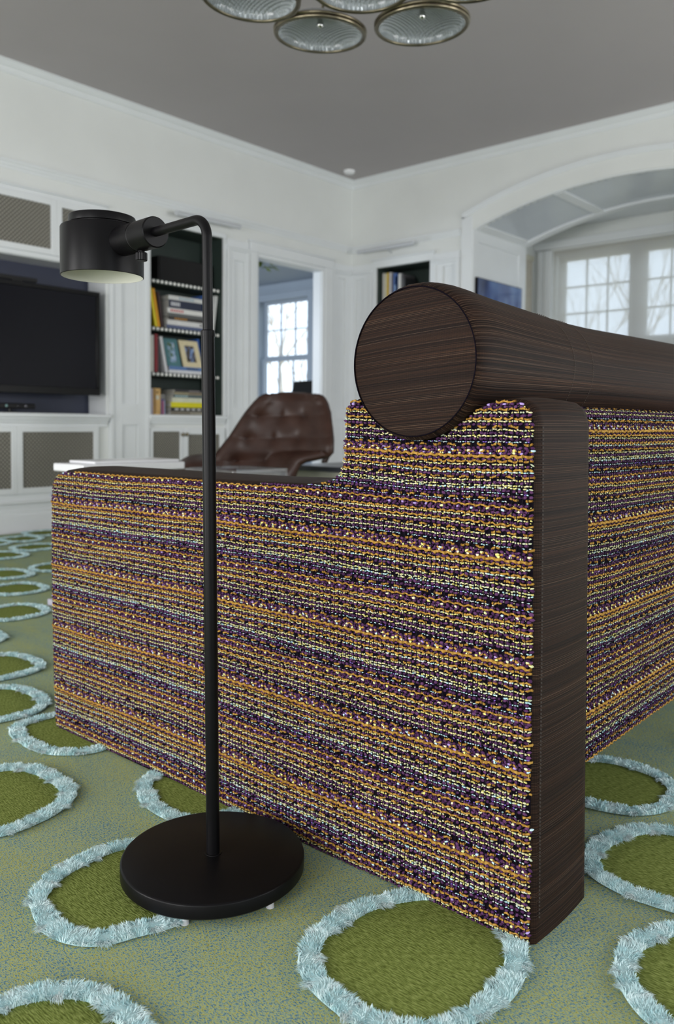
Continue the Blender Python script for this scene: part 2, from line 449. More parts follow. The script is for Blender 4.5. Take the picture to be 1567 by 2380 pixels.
# ------------------------------------------------------------------ room shell
def shell():
    b = MB(); b.box(XL - .1, 8.5, YB - .1, 10.2, ZF - .1, ZF); struct(b.build('floor', M_floor))
    b = MB(); b.box(XL - .1, XW + .1, YB - .1, YW + .1, ZC, ZC + .1); struct(b.build('ceiling', M_ceil))
    # TV wall with niche, bookcase and doorway openings
    b = MB(); y0, y1 = YW, YW + .1
    def col(x0, x1, holes):
        z = ZF
        for a, c in holes:
            if a > z: b.box(x0, x1, y0, y1, z, a)
            z = c
        if z < ZC: b.box(x0, x1, y0, y1, z, ZC)
    col(XL, 2.09, []); col(2.09, 3.747, [(.86, 2.0)]); col(3.747, 4.158, []); col(4.158, 4.951, [(.866, 2.45)])
    col(4.951, 5.374, []); col(5.374, 6.263, [(ZF, 2.35)]); col(6.263, XW + .1, [])
    struct(b.build('wall_tv', M_wall))
    # bay wall with bookcase and arch
    AY0, AY1, ZS, RI = 1.46, 4.24, 2.641, 0.247
    yc = (AY0 + AY1) / 2; hw = (AY1 - AY0) / 2; RR = (hw * hw + RI * RI) / (2 * RI)
    def arcz(y, off=0.0):
        d = min(abs(y - yc), hw + off)
        return ZS + RI - RR + math.sqrt((RR + off) ** 2 - d * d)
    b = MB(); x0, x1 = XW, XW + .1
    b.box(x0, x1, 5.379, YW + .1, ZF, ZC)
    b.box(x0, x1, 4.704, 5.379, ZF, .866); b.box(x0, x1, 4.704, 5.379, 2.405, ZC)
    b.box(x0, x1, AY1, 4.704, ZF, ZC)
    n = 40
    for i in range(n):
        ya, yb = AY0 + (AY1 - AY0) * i / n, AY0 + (AY1 - AY0) * (i + 1) / n
        b.prism([(ya, arcz(ya)), (yb, arcz(yb)), (yb, ZC), (ya, ZC)], x0, x1, 'x')
    b.box(x0, x1, YB - .1, AY0, ZF, ZC)
    struct(b.build('wall_bay', M_wall))
    # unseen walls behind the camera, openings shaped low to light the lower room
    b = MB(); ys = [YB - .1]
    for c in (-1.2, 0.7, 3.2): ys += [c - .75, c + .75]
    ys += [YW + .1]
    for i in range(len(ys) - 1):
        if i % 2 == 0: b.box(XL - .1, XL, ys[i], ys[i + 1], ZF, ZC)
        else: b.box(XL - .1, XL, ys[i], ys[i + 1], ZF, .1); b.box(XL - .1, XL, ys[i], ys[i + 1], 2.2, ZC)
    struct(b.build('wall_left', M_wall))
    b = MB(); xs = [XL - .1]
    for c in (0.3, 2.9, 4.9): xs += [c - .75, c + .75]
    xs += [XW + .1]
    for i in range(len(xs) - 1):
        if i % 2 == 0: b.box(xs[i], xs[i + 1], YB - .1, YB, ZF, ZC)
        else: b.box(xs[i], xs[i + 1], YB - .1, YB, ZF, .1); b.box(xs[i], xs[i + 1], YB - .1, YB, 2.2, ZC)
    struct(b.build('wall_back', M_wall))

    # frames for the added glazed doors behind the camera
    k = 0
    for yc_ in (-1.2, 0.7, 3.2):
        k += 1; b = MB()
        for (a, c_) in ((-.75, -.69), (-.03, .03), (.69, .75)): b.box(XL - .08, XL - .03, yc_ + a, yc_ + c_, .1, 2.2)
        for z_ in (.1, .75, 1.45, 2.13): b.box(XL - .075, XL - .035, yc_ - .69, yc_ + .69, z_, z_ + .06)
        struct(b.build('door_%d' % k, M_trim))
    for xc_ in (0.3, 2.9, 4.9):
        k += 1; b = MB()
        for (a, c_) in ((-.75, -.69), (-.03, .03), (.69, .75)): b.box(xc_ + a, xc_ + c_, YB - .08, YB - .03, .1, 2.2)
        for z_ in (.1, .75, 1.45, 2.13): b.box(xc_ - .69, xc_ + .69, YB - .075, YB - .035, z_, z_ + .06)
        struct(b.build('door_%d' % k, M_trim))

    # ---- crown moulding, mitred in the corner
    prof = [(0, 3.262), (.014, 3.262), (.014, 3.277), (.022, 3.284), (.026, 3.294), (.046, 3.304), (.060, 3.316), (.066, 3.321), (.066, 3.326), (.080, 3.328), (.080, ZC), (0, ZC)]
    b = MB()
    pa = [(XL, YW - d, z) for d, z in prof]; pb = [(XW - d, YW - d, z) for d, z in prof]; pc = [(XW - d, YB, z) for d, z in prof]
    n = len(prof)
    b.add(pa + pb + pc, [(i, (i + 1) % n, n + (i + 1) % n, n + i) for i in range(n)] + [(n + i, n + (i + 1) % n, 2 * n + (i + 1) % n, 2 * n + i) for i in range(n)])
    struct(b.build('trim_1', M_trim))
    # frieze moulding on both walls at 2.6-2.66 m
    prof = [(0, 2.598), (.010, 2.598), (.010, 2.612), (.020, 2.622), (.020, 2.634), (.032, 2.646), (.032, 2.660), (0, 2.664)]
    n = len(prof); b = MB()
    pa = [(XL, YW - d, z) for d, z in prof]; pb = [(XW - d, YW - d, z) for d, z in prof]; pc = [(XW - d, 4.37, z) for d, z in prof]
    b.add(pa + pb + pc, [(i, (i + 1) % n, n + (i + 1) % n, n + i) for i in range(n)] + [(n + i, n + (i + 1) % n, 2 * n + (i + 1) % n, 2 * n + i) for i in range(n)] + [tuple(range(2 * n, 3 * n))])
    struct(b.build('trim_2', M_trim))
    # baseboard
    prof = [(0, ZF), (.03, ZF), (.03, .115), (.022, .125), (.022, .15), (.012, .165), (0, .168)]
    def run(b, segs):
        n = len(prof)
        for (P0, P1, nx, ny) in segs:
            b.add([(P0[0] + nx * d, P0[1] + ny * d, z) for d, z in prof] + [(P1[0] + nx * d, P1[1] + ny * d, z) for d, z in prof],
                  [(i, (i + 1) % n, n + (i + 1) % n, n + i) for i in range(n)] + [tuple(range(n)), tuple(range(n, 2 * n))])
    b = MB(); run(b, [((XL, YW), (5.25, YW), 0, -1), ((6.41, YW), (XW, YW), 0, -1)]); struct(b.build('baseboard_tv', M_trim))
    b = MB(); run(b, [((XW, YW), (XW, AY1 + .1), -1, 0), ((XW, AY0 - .1), (XW, YB), -1, 0)]); struct(b.build('baseboard_bay', M_trim))

    # ---- arch: archivolt band on the wall, soffit, ribs, jamb panels
    b = MB(); n = 44
    def band(off0, off1, d0, d1):
        ya, yb = AY0 - .11, AY1 + .11
        for i in range(n):
            s0, s1 = ya + (yb - ya) * i / n, ya + (yb - ya) * (i + 1) / n
            P = [(s0, arcz(s0, off0)), (s1, arcz(s1, off0)), (s1, arcz(s1, off1)), (s0, arcz(s0, off1))]
            b.prism(P, XW - d1, XW - d0, 'x')
    band(.135, .150, 0, .012); band(.150, .168, 0, .020); band(.168, .180, 0, .030)
    b.box(XW - .012, XW, AY1, AY1 + .115, ZF, arcz(AY1 + .11, .15))
    b.box(XW - .012, XW, AY0 - .115, AY0, ZF, arcz(AY0 - .11, .15))
    struct(b.build('trim_3', M_trim))
    XF = 7.752
    b = MB(); b.grid(lambda u, v: (XW + .02 + (XF - XW - .02) * u, AY0 + (AY1 - AY0) * v, arcz(AY0 + (AY1 - AY0) * v)), 2, 49)
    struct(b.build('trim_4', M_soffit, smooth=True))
    b = MB()
    def rib(xa, xb, ya, yb, t=.022):
        m = max(1, int(abs(yb - ya) / .06))
        for i in range(m):
            s0, s1 = ya + (yb - ya) * i / m, ya + (yb - ya) * (i + 1) / m
            b.prism([(s0, arcz(s0) - t), (s1, arcz(s1) - t), (s1, arcz(s1) + .01), (s0, arcz(s0) + .01)], xa, xb, 'x')
    rib(XF - .10, XF, AY0, AY1); rib(XW + .012, XW + .05, AY0, AY1, .012)
    for y in (AY1 - .05, 3.40, 2.30, AY0 + .05): rib(XW + .05, XF - .1, y - .045, y + .045, .016)
    struct(b.build('trim_5', M_trim))
    for k, (yy, sgn) in enumerate(((AY1, -1), (AY0, 1))):
        b = MB(); zt = arcz(yy)
        b.box(XW + .1, XF, yy, yy - sgn * .1, ZF, zt + .02)
        # raised stiles and rails round a recessed panel
        y1 = yy + sgn * .016
        for (xa, xb, za, zb) in ((XW, XW + .075, ZF, zt), (XF - .14, XF, ZF, zt), (XW + .075, XF - .14, zt - .11, zt), (XW + .075, XF - .14, ZF, .3), (XW + .075, XF - .14, .9, 1.0)):
            b.box(xa, xb, yy, y1, za, zb)
        struct(b.build('trim_%d' % (6 + k), M_trim))
    # slab above the far end of the arch and bay enclosure
    b = MB()
    for i in range(40):
        ya, yb = AY0 + (AY1 - AY0) * i / 40, AY0 + (AY1 - AY0) * (i + 1) / 40
        b.prism([(ya, arcz(ya) + .004), (yb, arcz(yb) + .004), (yb, 3.0), (ya, 3.0)], XF - .06, XF - .002, 'x')
    b.box(XF - .06, XF - .002, AY1, 4.56, ZF, 3.0); b.box(XF - .06, XF - .002, 1.1, AY0, ZF, 3.0)
    b.box(XF - .06, 8.45, 4.46, 4.56, ZF, 3.0); b.box(XF - .06, 8.45, 1.1, 1.24, ZF, 3.0)
    struct(b.build('wall_bay_return', M_wall))
    b = MB(); b.box(XF - .06, 8.45, 1.1, 4.56, 2.93, 3.0); struct(b.build('ceiling_bay', M_trim))

shell()

# ---- pilasters (stiles and rails standing proud of a sunk panel) and casings
def pilasters():
    def pil(name, a0, a1, r0, r1, zs, ztop, wall, capz=(2.385, 2.455)):
        b = MB(); t = .02
        def bx(u0, u1, d0, d1, z0, z1):
            if wall == 'tv': b.box(u0, u1, YW - d1, YW - d0, z0, z1)
            else: b.box(XW - d1, XW - d0, u0, u1, z0, z1)
        bx(a0, r0, 0, t, .16, 2.36); bx(r1, a1, 0, t, .16, 2.36)
        z = .16
        for (za, zb) in zs:
            bx(r0, r1, 0, t, z, za); z = zb
        bx(r0, r1, 0, t, z, 2.36)
        bx(r0 + .01, r1 - .01, 0, .004, .16, 2.36)
        # corner beads and cap
        bx(a0, a0 + .03, t, t + .012, .16, 2.36); bx(a1 - .03, a1, t, t + .012, .16, 2.36)
        bx(a0 - .004, a1 + .004, 0, .034, 2.36, 2.378); bx(a0 - .006, a1 + .006, 0, .046, 2.378, 2.395)
        bx(a0, a1, 0, .018, 2.395, 2.46)
        bx(a0 - .004, a1 + .004, 0, .05, ZF, .16)
        struct(b.build(name, M_trim, bevel=.003))
    pil('trim_8', 3.765, 4.140, 3.883, 4.028, [(.22, .778), (.946, 2.28)], 2.36, 'tv')
    pil('trim_9', 4.985, 5.255, 5.078, 5.205, [(.22, .778), (.946, 2.275)], 2.36, 'tv')
    pil('trim_10', 6.420, 6.735, 6.506, 6.622, [(.22, .85), (.946, 2.315)], 2.36, 'tv')
    pil('trim_11', 5.425, 5.708, 5.541, 5.659, [(.22, .85), (.946, 2.315)], 2.36, 'bay')
    pil('trim_12', 4.372, 4.662, 4.434, 4.562, [(.22, .778), (.946, 2.325)], 2.36, 'bay')
    pil('trim_13', 1.70, 2.075, 1.80, 1.96, [(.22, .778), (.946, 2.28)], 2.36, 'tv')
    # doorway casing: stepped boards, jamb lining
    b = MB()
    for (d, xa, xb, zt) in ((.022, 5.374, 5.345, 2.35), (.034, 5.345, 5.262, 2.385)):
        b.box(xa, xb, YW - d, YW, ZF, zt)
    for (d, xa, xb, zt) in ((.022, 6.263, 6.300, 2.35), (.034, 6.300, 6.415, 2.385)):
        b.box(xa, xb, YW - d, YW, ZF, zt)
    b.box(5.345, 6.300, YW - .022, YW, 2.35, 2.385); b.box(5.262, 6.415, YW - .034, YW, 2.385, 2.475)
    b.box(5.25, 6.43, YW - .045, YW, 2.475, 2.492)
    b.box(5.362, 5.378, YW + .001, YW + .11, ZF, 2.346); b.box(6.259, 6.275, YW + .001, YW + .11, ZF, 2.346); b.box(5.362, 6.275, YW + .001, YW + .11, 2.346, 2.362)
    struct(b.build('trim_14', M_trim, bevel=.004))
    # casing of the bay-wall bookcase
    b = MB()
    b.box(XW - .026, XW, 4.662, 4.704, .80, 2.405); b.box(XW - .026, XW, 5.379, 5.421, .80, 2.405)
    b.box(XW - .026, XW, 4.662, 5.421, 2.405, 2.48); b.box(XW - .04, XW, 4.65, 5.43, 2.48, 2.497)
    struct(b.build('trim_15', M_trim, bevel=.003))
pilasters()

# ------------------------------------------------------------------ study beyond the doorway
def study():
    y0 = YW + .1; x1 = 8.40; zc = 2.795
    b = MB(); b.box(4.0, x1 + .1, y0, 10.2, zc, zc + .1); struct(b.build('ceiling_study', M_room2))
    b = MB(); b.box(4.0, x1 + .1, 10.1, 10.2, ZF, zc); struct(b.build('wall_study_back', M_room2))
    b = MB(); b.box(3.9, 4.0, y0 + .3, 7.6, ZF, zc); b.box(3.9, 4.0, 9.0, 10.2, ZF, zc); b.box(3.9, 4.0, 7.6, 9.0, ZF, .9); b.box(3.9, 4.0, 7.6, 9.0, 2.5, zc)  # unseen opening, cut to go with the added study lamp
    struct(b.build('wall_study_left', M_room2))
    # outside wall with one tall double-hung window (and a second one further along)
    wy0, wy1, wz0, wz1 = 7.90, 8.86, .62, 2.56
    b = MB(); b.box(x1, x1 + .14, y0 - 1.1, wy0, ZF, zc); b.box(x1, x1 + .14, wy1, 10.2, ZF, zc)
    b.box(x1, x1 + .14, wy0, wy1, ZF, wz0); b.box(x1, x1 + .14, wy0, wy1, wz1, zc)
    struct(b.build('wall_study_window', M_room2))
    b = MB()   # casing and small cornice
    b.box(x1 - .03, x1, wy0 - .10, wy0, wz0, wz1 + .1); b.box(x1 - .03, x1, wy1, wy1 + .10, wz0, wz1 + .1)
    b.box(x1 - .03, x1, wy0, wy1, wz1, wz1 + .1); b.box(x1 - .06, x1 + .05, wy0 - .12, wy1 + .12, wz0 - .04, wz0)
    b.box(x1 - .05, x1, wy0 - .12, wy1 + .12, wz1 + .1, wz1 + .13)
    struct(b.build('trim_16', M_room2, bevel=.004))
    w = window('window_1', 'y', x1 + .07, wy0, wy1, [(1.735, wz1, 2), (wz0, 1.735, 2)], 3, M_room2)

def window(name, axis, d, u0, u1, sashes, ncol, mat, fr=.05, mun=.014, dep=.035):
    """sashes: (z0,z1,rows). frame mesh is the structure object, muntins and panes its parts"""
    b = MB()
    for k, (z0, z1, rows) in enumerate(sashes):
        dd = d + (-.02 if k else .02)
        b.box(dd - dep / 2, dd + dep / 2, u0, u0 + fr, z0, z1); b.box(dd - dep / 2, dd + dep / 2, u1 - fr, u1, z0, z1)
        b.box(dd - dep / 2, dd + dep / 2, u0 + fr, u1 - fr, z0, z0 + fr * .8); b.box(dd - dep / 2, dd + dep / 2, u0 + fr, u1 - fr, z1 - fr * .8, z1)
    root = struct(b.build(name, mat))
    for k, (z0, z1, rows) in enumerate(sashes):
        dd = d + (-.02 if k else .02)
        ua, ub, za, zb = u0 + fr, u1 - fr, z0 + fr * .8, z1 - fr * .8
        for i in range(1, ncol):
            u = ua + (ub - ua) * i / ncol
            MB().box(dd - .012, dd + .012, u - mun / 2, u + mun / 2, za, zb).build('muntin', mat, root)
        for j in range(1, rows):
            z = za + (zb - za) * j / rows
            MB().box(dd - .012, dd + .012, ua, ub, z - mun / 2, z + mun / 2).build('muntin', mat, root)
        for i in range(ncol):
            for j in range(rows):
                a0, a1 = ua + (ub - ua) * i / ncol, ua + (ub - ua) * (i + 1) / ncol
                c0, c1 = za + (zb - za) * j / rows, za + (zb - za) * (j + 1) / rows
                MB().box(dd - .002, dd + .002, a0 + mun / 2, a1 - mun / 2, c0 + mun / 2, c1 - mun / 2).build('pane', M_glass, root)
    return root
study()

# ------------------------------------------------------------------ bay window with sheer roller shade
def bay():
    X = 8.38
    b = MB()
    b.box(X, X + .14, 1.1, 4.56, 2.70, 3.0); b.box(X, X + .14, 1.1, 4.56, ZF, .55)
    b.box(X, X + .14, 4.24, 4.56, .55, 2.70); b.box(X, X + .14, 1.1, 1.42, .55, 2.70)
    struct(b.build('wall_bay_window', M_wall))
    b = MB()   # casing beside the window, window stool, head board
    b.box(X - .03, X, 4.245, 4.40, .55, 2.70); b.box(X - .045, X - .03, 4.29, 4.33, .55, 2.70); b.box(X - .045, X - .03, 4.36, 4.40, .55, 2.70)
    b.box(X - .03, X, 1.26, 1.415, .55, 2.70)
    b.box(X - .04, X, 1.24, 4.46, 2.715, 2.80); b.box(X - .12, X, 1.3, 4.42, .50, .55)
    struct(b.build('trim_17', M_trim, bevel=.003))
    # three mulled windows
    for k, (ya, yb) in enumerate(((3.33, 4.22), (2.44, 3.33), (1.45, 2.34))):
        yb2 = yb
        window('window_%d' % (k + 2), 'y', X + .08, ya, yb2, [(1.655, 2.66, 3), (.60, 1.655, 3)], 3, M_trim, fr=.095 if k < 2 else .095, mun=.018)
    b = MB(); b.box(X + .03, X + .13, 1.42, 4.24, 2.66, 2.70); b.box(X + .03, X + .13, 2.34, 2.44, .55, 2.66)
    struct(b.build('trim_18', M_trim))
    t = empty('roller_shade', (X, 2.85, 2.66), 'sheer pale roller shade drawn over the wide bay window', 'shade')
    MB().box(X - .012, X - .010, 1.43, 4.23, .62, 2.69).build('shade_fabric', M_sheer, t)
    MB().tube([(X + .002, 1.43, 2.675), (X + .002, 4.23, 2.675)], .010, 12).build('roller', M_cream, t)
    MB().box(X - .016, X - .004, 1.43, 4.23, .60, .62).build('hem_bar', M_cream, t)
    # narrow shade on the side return
    t = empty('roller_shade', (8.1, 4.44, 2.6), 'narrow beige roller shade on the side return of the bay', 'shade')
    MB().box(7.85, 8.28, 4.436, 4.440, .6, 2.60).build('shade_fabric', pmat('beige_shade_cloth', (196, 190, 176), .8, noise=.05), t)
    MB().box(7.83, 8.30, 4.425, 4.455, 2.60, 2.65).build('head_rail', M_cream, t)
bay()

# ------------------------------------------------------------------ outdoors: lawn and bare winter trees
def outdoors():
    b = MB(); b.box(8.9, 60, -25, 45, -.7, -.6); struct(b.build('ground', M_lawn))
    spots = [(22, 8.2), (27, 12.5), (21, 13.5), (30, 6.5), (30, 18.5), (26, 24), (19, 18.8), (36, 32), (27, 31)]
    for i, (x, y) in enumerate(spots):
        rnd = random.Random(40 + i); b = MB()
        def grow(p, d, L, r, lev):
            pts = [p]; q = Vector(p); dd = Vector(d)
            for k in range(3):
                dd = (dd + Vector((rnd.uniform(-.16, .16), rnd.uniform(-.16, .16), rnd.uniform(-.02, .10)))).normalized()
                q = q + dd * (L / 3); pts.append(q.copy())
            b.tube(pts, [r, r * .86, r * .72, r * .58], 6 if lev < 2 else 4)
            if lev < 4:
                for k in range(3 if lev else 4):
                    a = rnd.uniform(0, 2 * PI); s = rnd.uniform(.45, .85)
                    nd = (dd + Vector((math.cos(a) * s, math.sin(a) * s, rnd.uniform(0, .35)))).normalized()
                    grow(pts[rnd.choice((2, 3))], nd, L * rnd.uniform(.58, .8), r * .5, lev + 1)
        grow(Vector((x, y, -.62)), (0, 0, 1), rnd.uniform(2.6, 3.4), rnd.uniform(.07, .10), 0)
        o = b.build('bare_tree', M_bark, smooth=True, fix=False, loc=(x, y, -.6)); tag(o, 'leafless pale tree standing outside beyond the windows', 'tree', 'bare trees outside')
outdoors()

# ------------------------------------------------------------------ built-ins on the TV wall
def grille_door(parent, x0, x1, z0, z1, y, knob=None, st=.045, grille=M_grille):
    """frame-and-grille cabinet door facing -Y"""
    b = MB()
    gx0, gx1, gz0, gz1 = x0 + st, x1 - st, z0 + st, z1 - st
    b.box(x0, gx0, y - .022, y, z0, z1); b.box(gx1, x1, y - .022, y, z0, z1)
    b.box(gx0, gx1, y - .022, y, z0, gz0); b.box(gx0, gx1, y - .022, y, gz1, z1)
    d = b.build('cabinet_door', M_trim, parent, bevel=.003)
    MB().box(gx0 - .004, gx1 + .004, y - .012, y - .006, gz0 - .004, gz1 + .004).build('grille', grille, d)
    if knob:
        kx, kz = knob
        MB().lathe([(.0, -.058), (.014, -.056), (.017, -.048), (.013, -.041), (.006, -.038), (.006, -.02)], (kx, y, kz), 'y', 16).build('knob', M_nickel, d, smooth='auto')
    return d

def media_unit():
    t = empty('media_cabinet', (2.92, YW, 0), 'white built-in media unit with metal grille doors around the television niche', 'cabinet')
    b = MB()   # niche lining
    b.box(2.05, 2.094, YW + .002, 5.99, .863, 1.998); b.box(3.743, 3.787, YW + .002, 5.99, .863, 1.998)
    b.box(2.05, 3.787, YW + .002, 5.99, 1.996, 2.04); b.box(2.05, 3.787, YW + .022, 5.99, .82, .864)
    b.build('niche_lining', M_trim, t)
    MB().box(2.09, 3.747, 5.965, 5.985, .86, 2.0).build('back_panel', M_navy, t)
    b = MB(); b.box(2.06, 3.757, YW - .055, YW + .02, .832, .862); b.box(2.07, 3.752, YW - .04, YW, .812, .832); b.box(2.08, 3.748, YW - .026, YW, .792, .812)
    b.build('sill', M_trim, t, bevel=.004)
    b = MB(); b.box(2.08, 3.752, YW - .014, YW, 2.0, 2.035); b.box(2.08, 3.752, YW - .014, YW, 2.445, 2.484); b.box(2.05, 3.76, YW - .028, YW, 2.484, 2.496)
    b.build('upper_rail', M_trim, t, bevel=.003)
    b = MB(); b.box(2.08, 3.745, YW - .014, YW, .715 + .045, .792); b.box(2.08, 3.745, YW - .014, YW, .165, .27)
    b.box(2.06, 3.755, YW - .034, YW, .20, .225)
    b.build('lower_rail', M_trim, t, bevel=.003)
    for (a, c) in ((2.136, 2.482), (2.573, 3.267), (3.358, 3.700)):
        grille_door(t, a - .045, c + .045, 2.080 - .045, 2.401 + .045, YW - .002)
    for (a, c) in ((2.355, 2.944), (3.029, 3.619)):
        grille_door(t, a - .042, c + .042, .314 - .044, .722 + .044, YW - .002, st=.043)
media_unit()

def bookcase(name, label, to_world, w, z1, door, mat_in=M_green, studs=True, shelves=(1.98, 1.585, 1.205)):
    """to_world(u, d, z): u along the wall 0..w, d depth into the wall"""
    t = empty(name, to_world(w / 2, 0, 0), label, 'bookcase')
    def bx(nm, mat, parent, u0, u1, d0, d1, za, zb, bevel=0):
        p, q = to_world(u0, d0, za), to_world(u1, d1, zb)
        return MB().box(p[0], q[0], p[1], q[1], p[2], q[2]).build(nm, mat, parent, bevel=bevel)
    D = .31
    bx('back_panel', mat_in, t, 0, w, D, D + .015, .85, z1 + .01)
    bx('side_panel', mat_in, t, -.02, .004, .002, D, .867, z1 - .001); bx('side_panel', mat_in, t, w - .004, w + .02, .002, D, .867, z1 - .001)
    bx('top_panel', mat_in, t, -.02, w + .02, .002, D, z1 - .004, z1 + .02); bx('bottom_panel', M_trim, t, -.02, w + .02, .012, D, .846, .868)
    stud_me = None
    for z in shelves:
        sh = bx('shelf', mat_in, t, .004, w - .004, .035, D, z - .014, z + .020)
        if studs:
            for k in range(18):
                u = w * (k + .55) / 18.1
                c = to_world(u, .035, z + .003)
                if stud_me is None:
                    so = MB().lathe([(.0, -.011), (.008, -.009), (.0122, -.0045), (.0138, 0)], (0, 0, 0), 'y', 12).build('stud', M_stud, None, smooth=True)
                    stud_me = so.data
                else:
                    so = bpy.data.objects.new('stud', stud_me); COL.objects.link(so)
                so.location = c
                so.parent = sh
    return t

BC1 = bookcase('built_in_bookcase', 'tall built-in bookcase with dark green lining and studded shelf edges beside the television', lambda u, d, z: (4.158 + u, YW + d, z), .793, 2.45, True)
def bc1_base():
    t = BC1
    b = MB(); b.box(4.135, 4.975, YW - .05, YW + .01, .836, .866); b.box(4.14, 4.97, YW - .036, YW, .815, .836); b.box(4.145, 4.965, YW - .02, YW, .79, .815)
    b.build('ledge', M_trim, t, bevel=.004)
    m = grille_mat('square_wire_grille', 60)
    grille_door(t, 4.150, 4.489, .20, .755, YW - .002, (4.470, .700), st=.030, grille=m)
    grille_door(t, 4.493, 4.96, .20, .755, YW - .002, (4.512, .700), st=.055, grille=m)
    b = MB(); b.box(4.130, 4.158, YW - .022, YW, .867, 2.45); b.box(4.951, 4.979, YW - .022, YW, .867, 2.45); b.box(4.130, 4.979, YW - .022, YW, 2.45, 2.49)
    b.build('face_frame', M_trim, t, bevel=.003)
bc1_base()
BC2 = bookcase('built_in_bookcase', 'built-in bookcase beside the arched bay opening, partly behind the bolster', lambda u, d, z: (XW + d, 4.704 + u, z), .675, 2.405, False, studs=False, shelves=(1.94, 1.55, 1.2))

# ---- books
def book(label, x0, x1, z0, z1, yf, depth, rgb, group='books in the television-wall bookcase', lean=0.0, flat=False, text=None, wall='tv', cat='book'):
    """upright (spine to the front) or lying flat (spine to the front); lean = tilt in the wall plane, radians"""
    def P(u, d, z):
        return (u, yf + d, z) if wall == 'tv' else (XW + (yf - YW) + d, u, z)
    cx = (x0 + x1) / 2
    root = empty('book', P(cx, depth / 2, z0), label, cat, group)
    cov = pmat('cover_%d_%d_%d' % rgb, rgb, .45, noise=.06, nscale=25)
    def bx(nm, mat, par, u0, u1, d0, d1, za, zb):
        vs = []
        b = MB()
        p, q = P(u0, d0, za), P(u1, d1, zb)
        b.box(p[0], q[0], p[1], q[1], p[2], q[2])
        if lean:
            o = P(cx, 0, z0); c, s = math.cos(lean), math.sin(lean); i = 0 if wall == 'tv' else 1
            for n_, v in enumerate(b.v):
                v = list(v); du, dz = v[i] - o[i], v[2] - o[2]
                v[i] = o[i] + du * c + dz * s; v[2] = o[2] - du * s + dz * c; b.v[n_] = tuple(v)
        return b.build(nm, mat, par)
    e = .0025
    if flat:
        c = bx('cover', cov, root, x0, x1, 0, e * 1.4, z0, z1)
        bx('cover', cov, root, x0, x1, e, depth, z0, z0 + e); bx('cover', cov, root, x0, x1, e, depth, z1 - e, z1)
        bx('pages', M_paper, root, x0 + .003, x1 - .003, e, depth - .004, z0 + e, z1 - e)
    else:
        c = bx('cover', cov, root, x0, x1, 0, e * 1.4, z0, z1)
        bx('cover', cov, root, x0, x0 + e, e, depth, z0, z1); bx('cover', cov, root, x1 - e, x1, e, depth, z0, z1)
        bx('pages', M_paper, root, x0 + e, x1 - e, e, depth - .004, z0 + .003, z1 - .004)
    if text:
        trgb, t0, t1 = text
        tm = pmat('print_%d_%d_%d' % trgb, trgb, .5, noise=.03)
        n = 6
        for k in range(n):
            if flat:
                a = x0 + (x1 - x0) * (t0 + (t1 - t0) * k / n); w = (x1 - x0) * (t1 - t0) / n * .62
                bx('spine_print', tm, root, a, a + w, -.0008, .001, z0 + (z1 - z0) * .28, z0 + (z1 - z0) * .74)
            else:
                a = z0 + (z1 - z0) * (t0 + (t1 - t0) * k / n); w = (z1 - z0) * (t1 - t0) / n * .62
                bx('spine_print', tm, root, x0 + (x1 - x0) * .25, x1 - (x1 - x0) * .25, -.0008, .001, a, a + w)
    return root

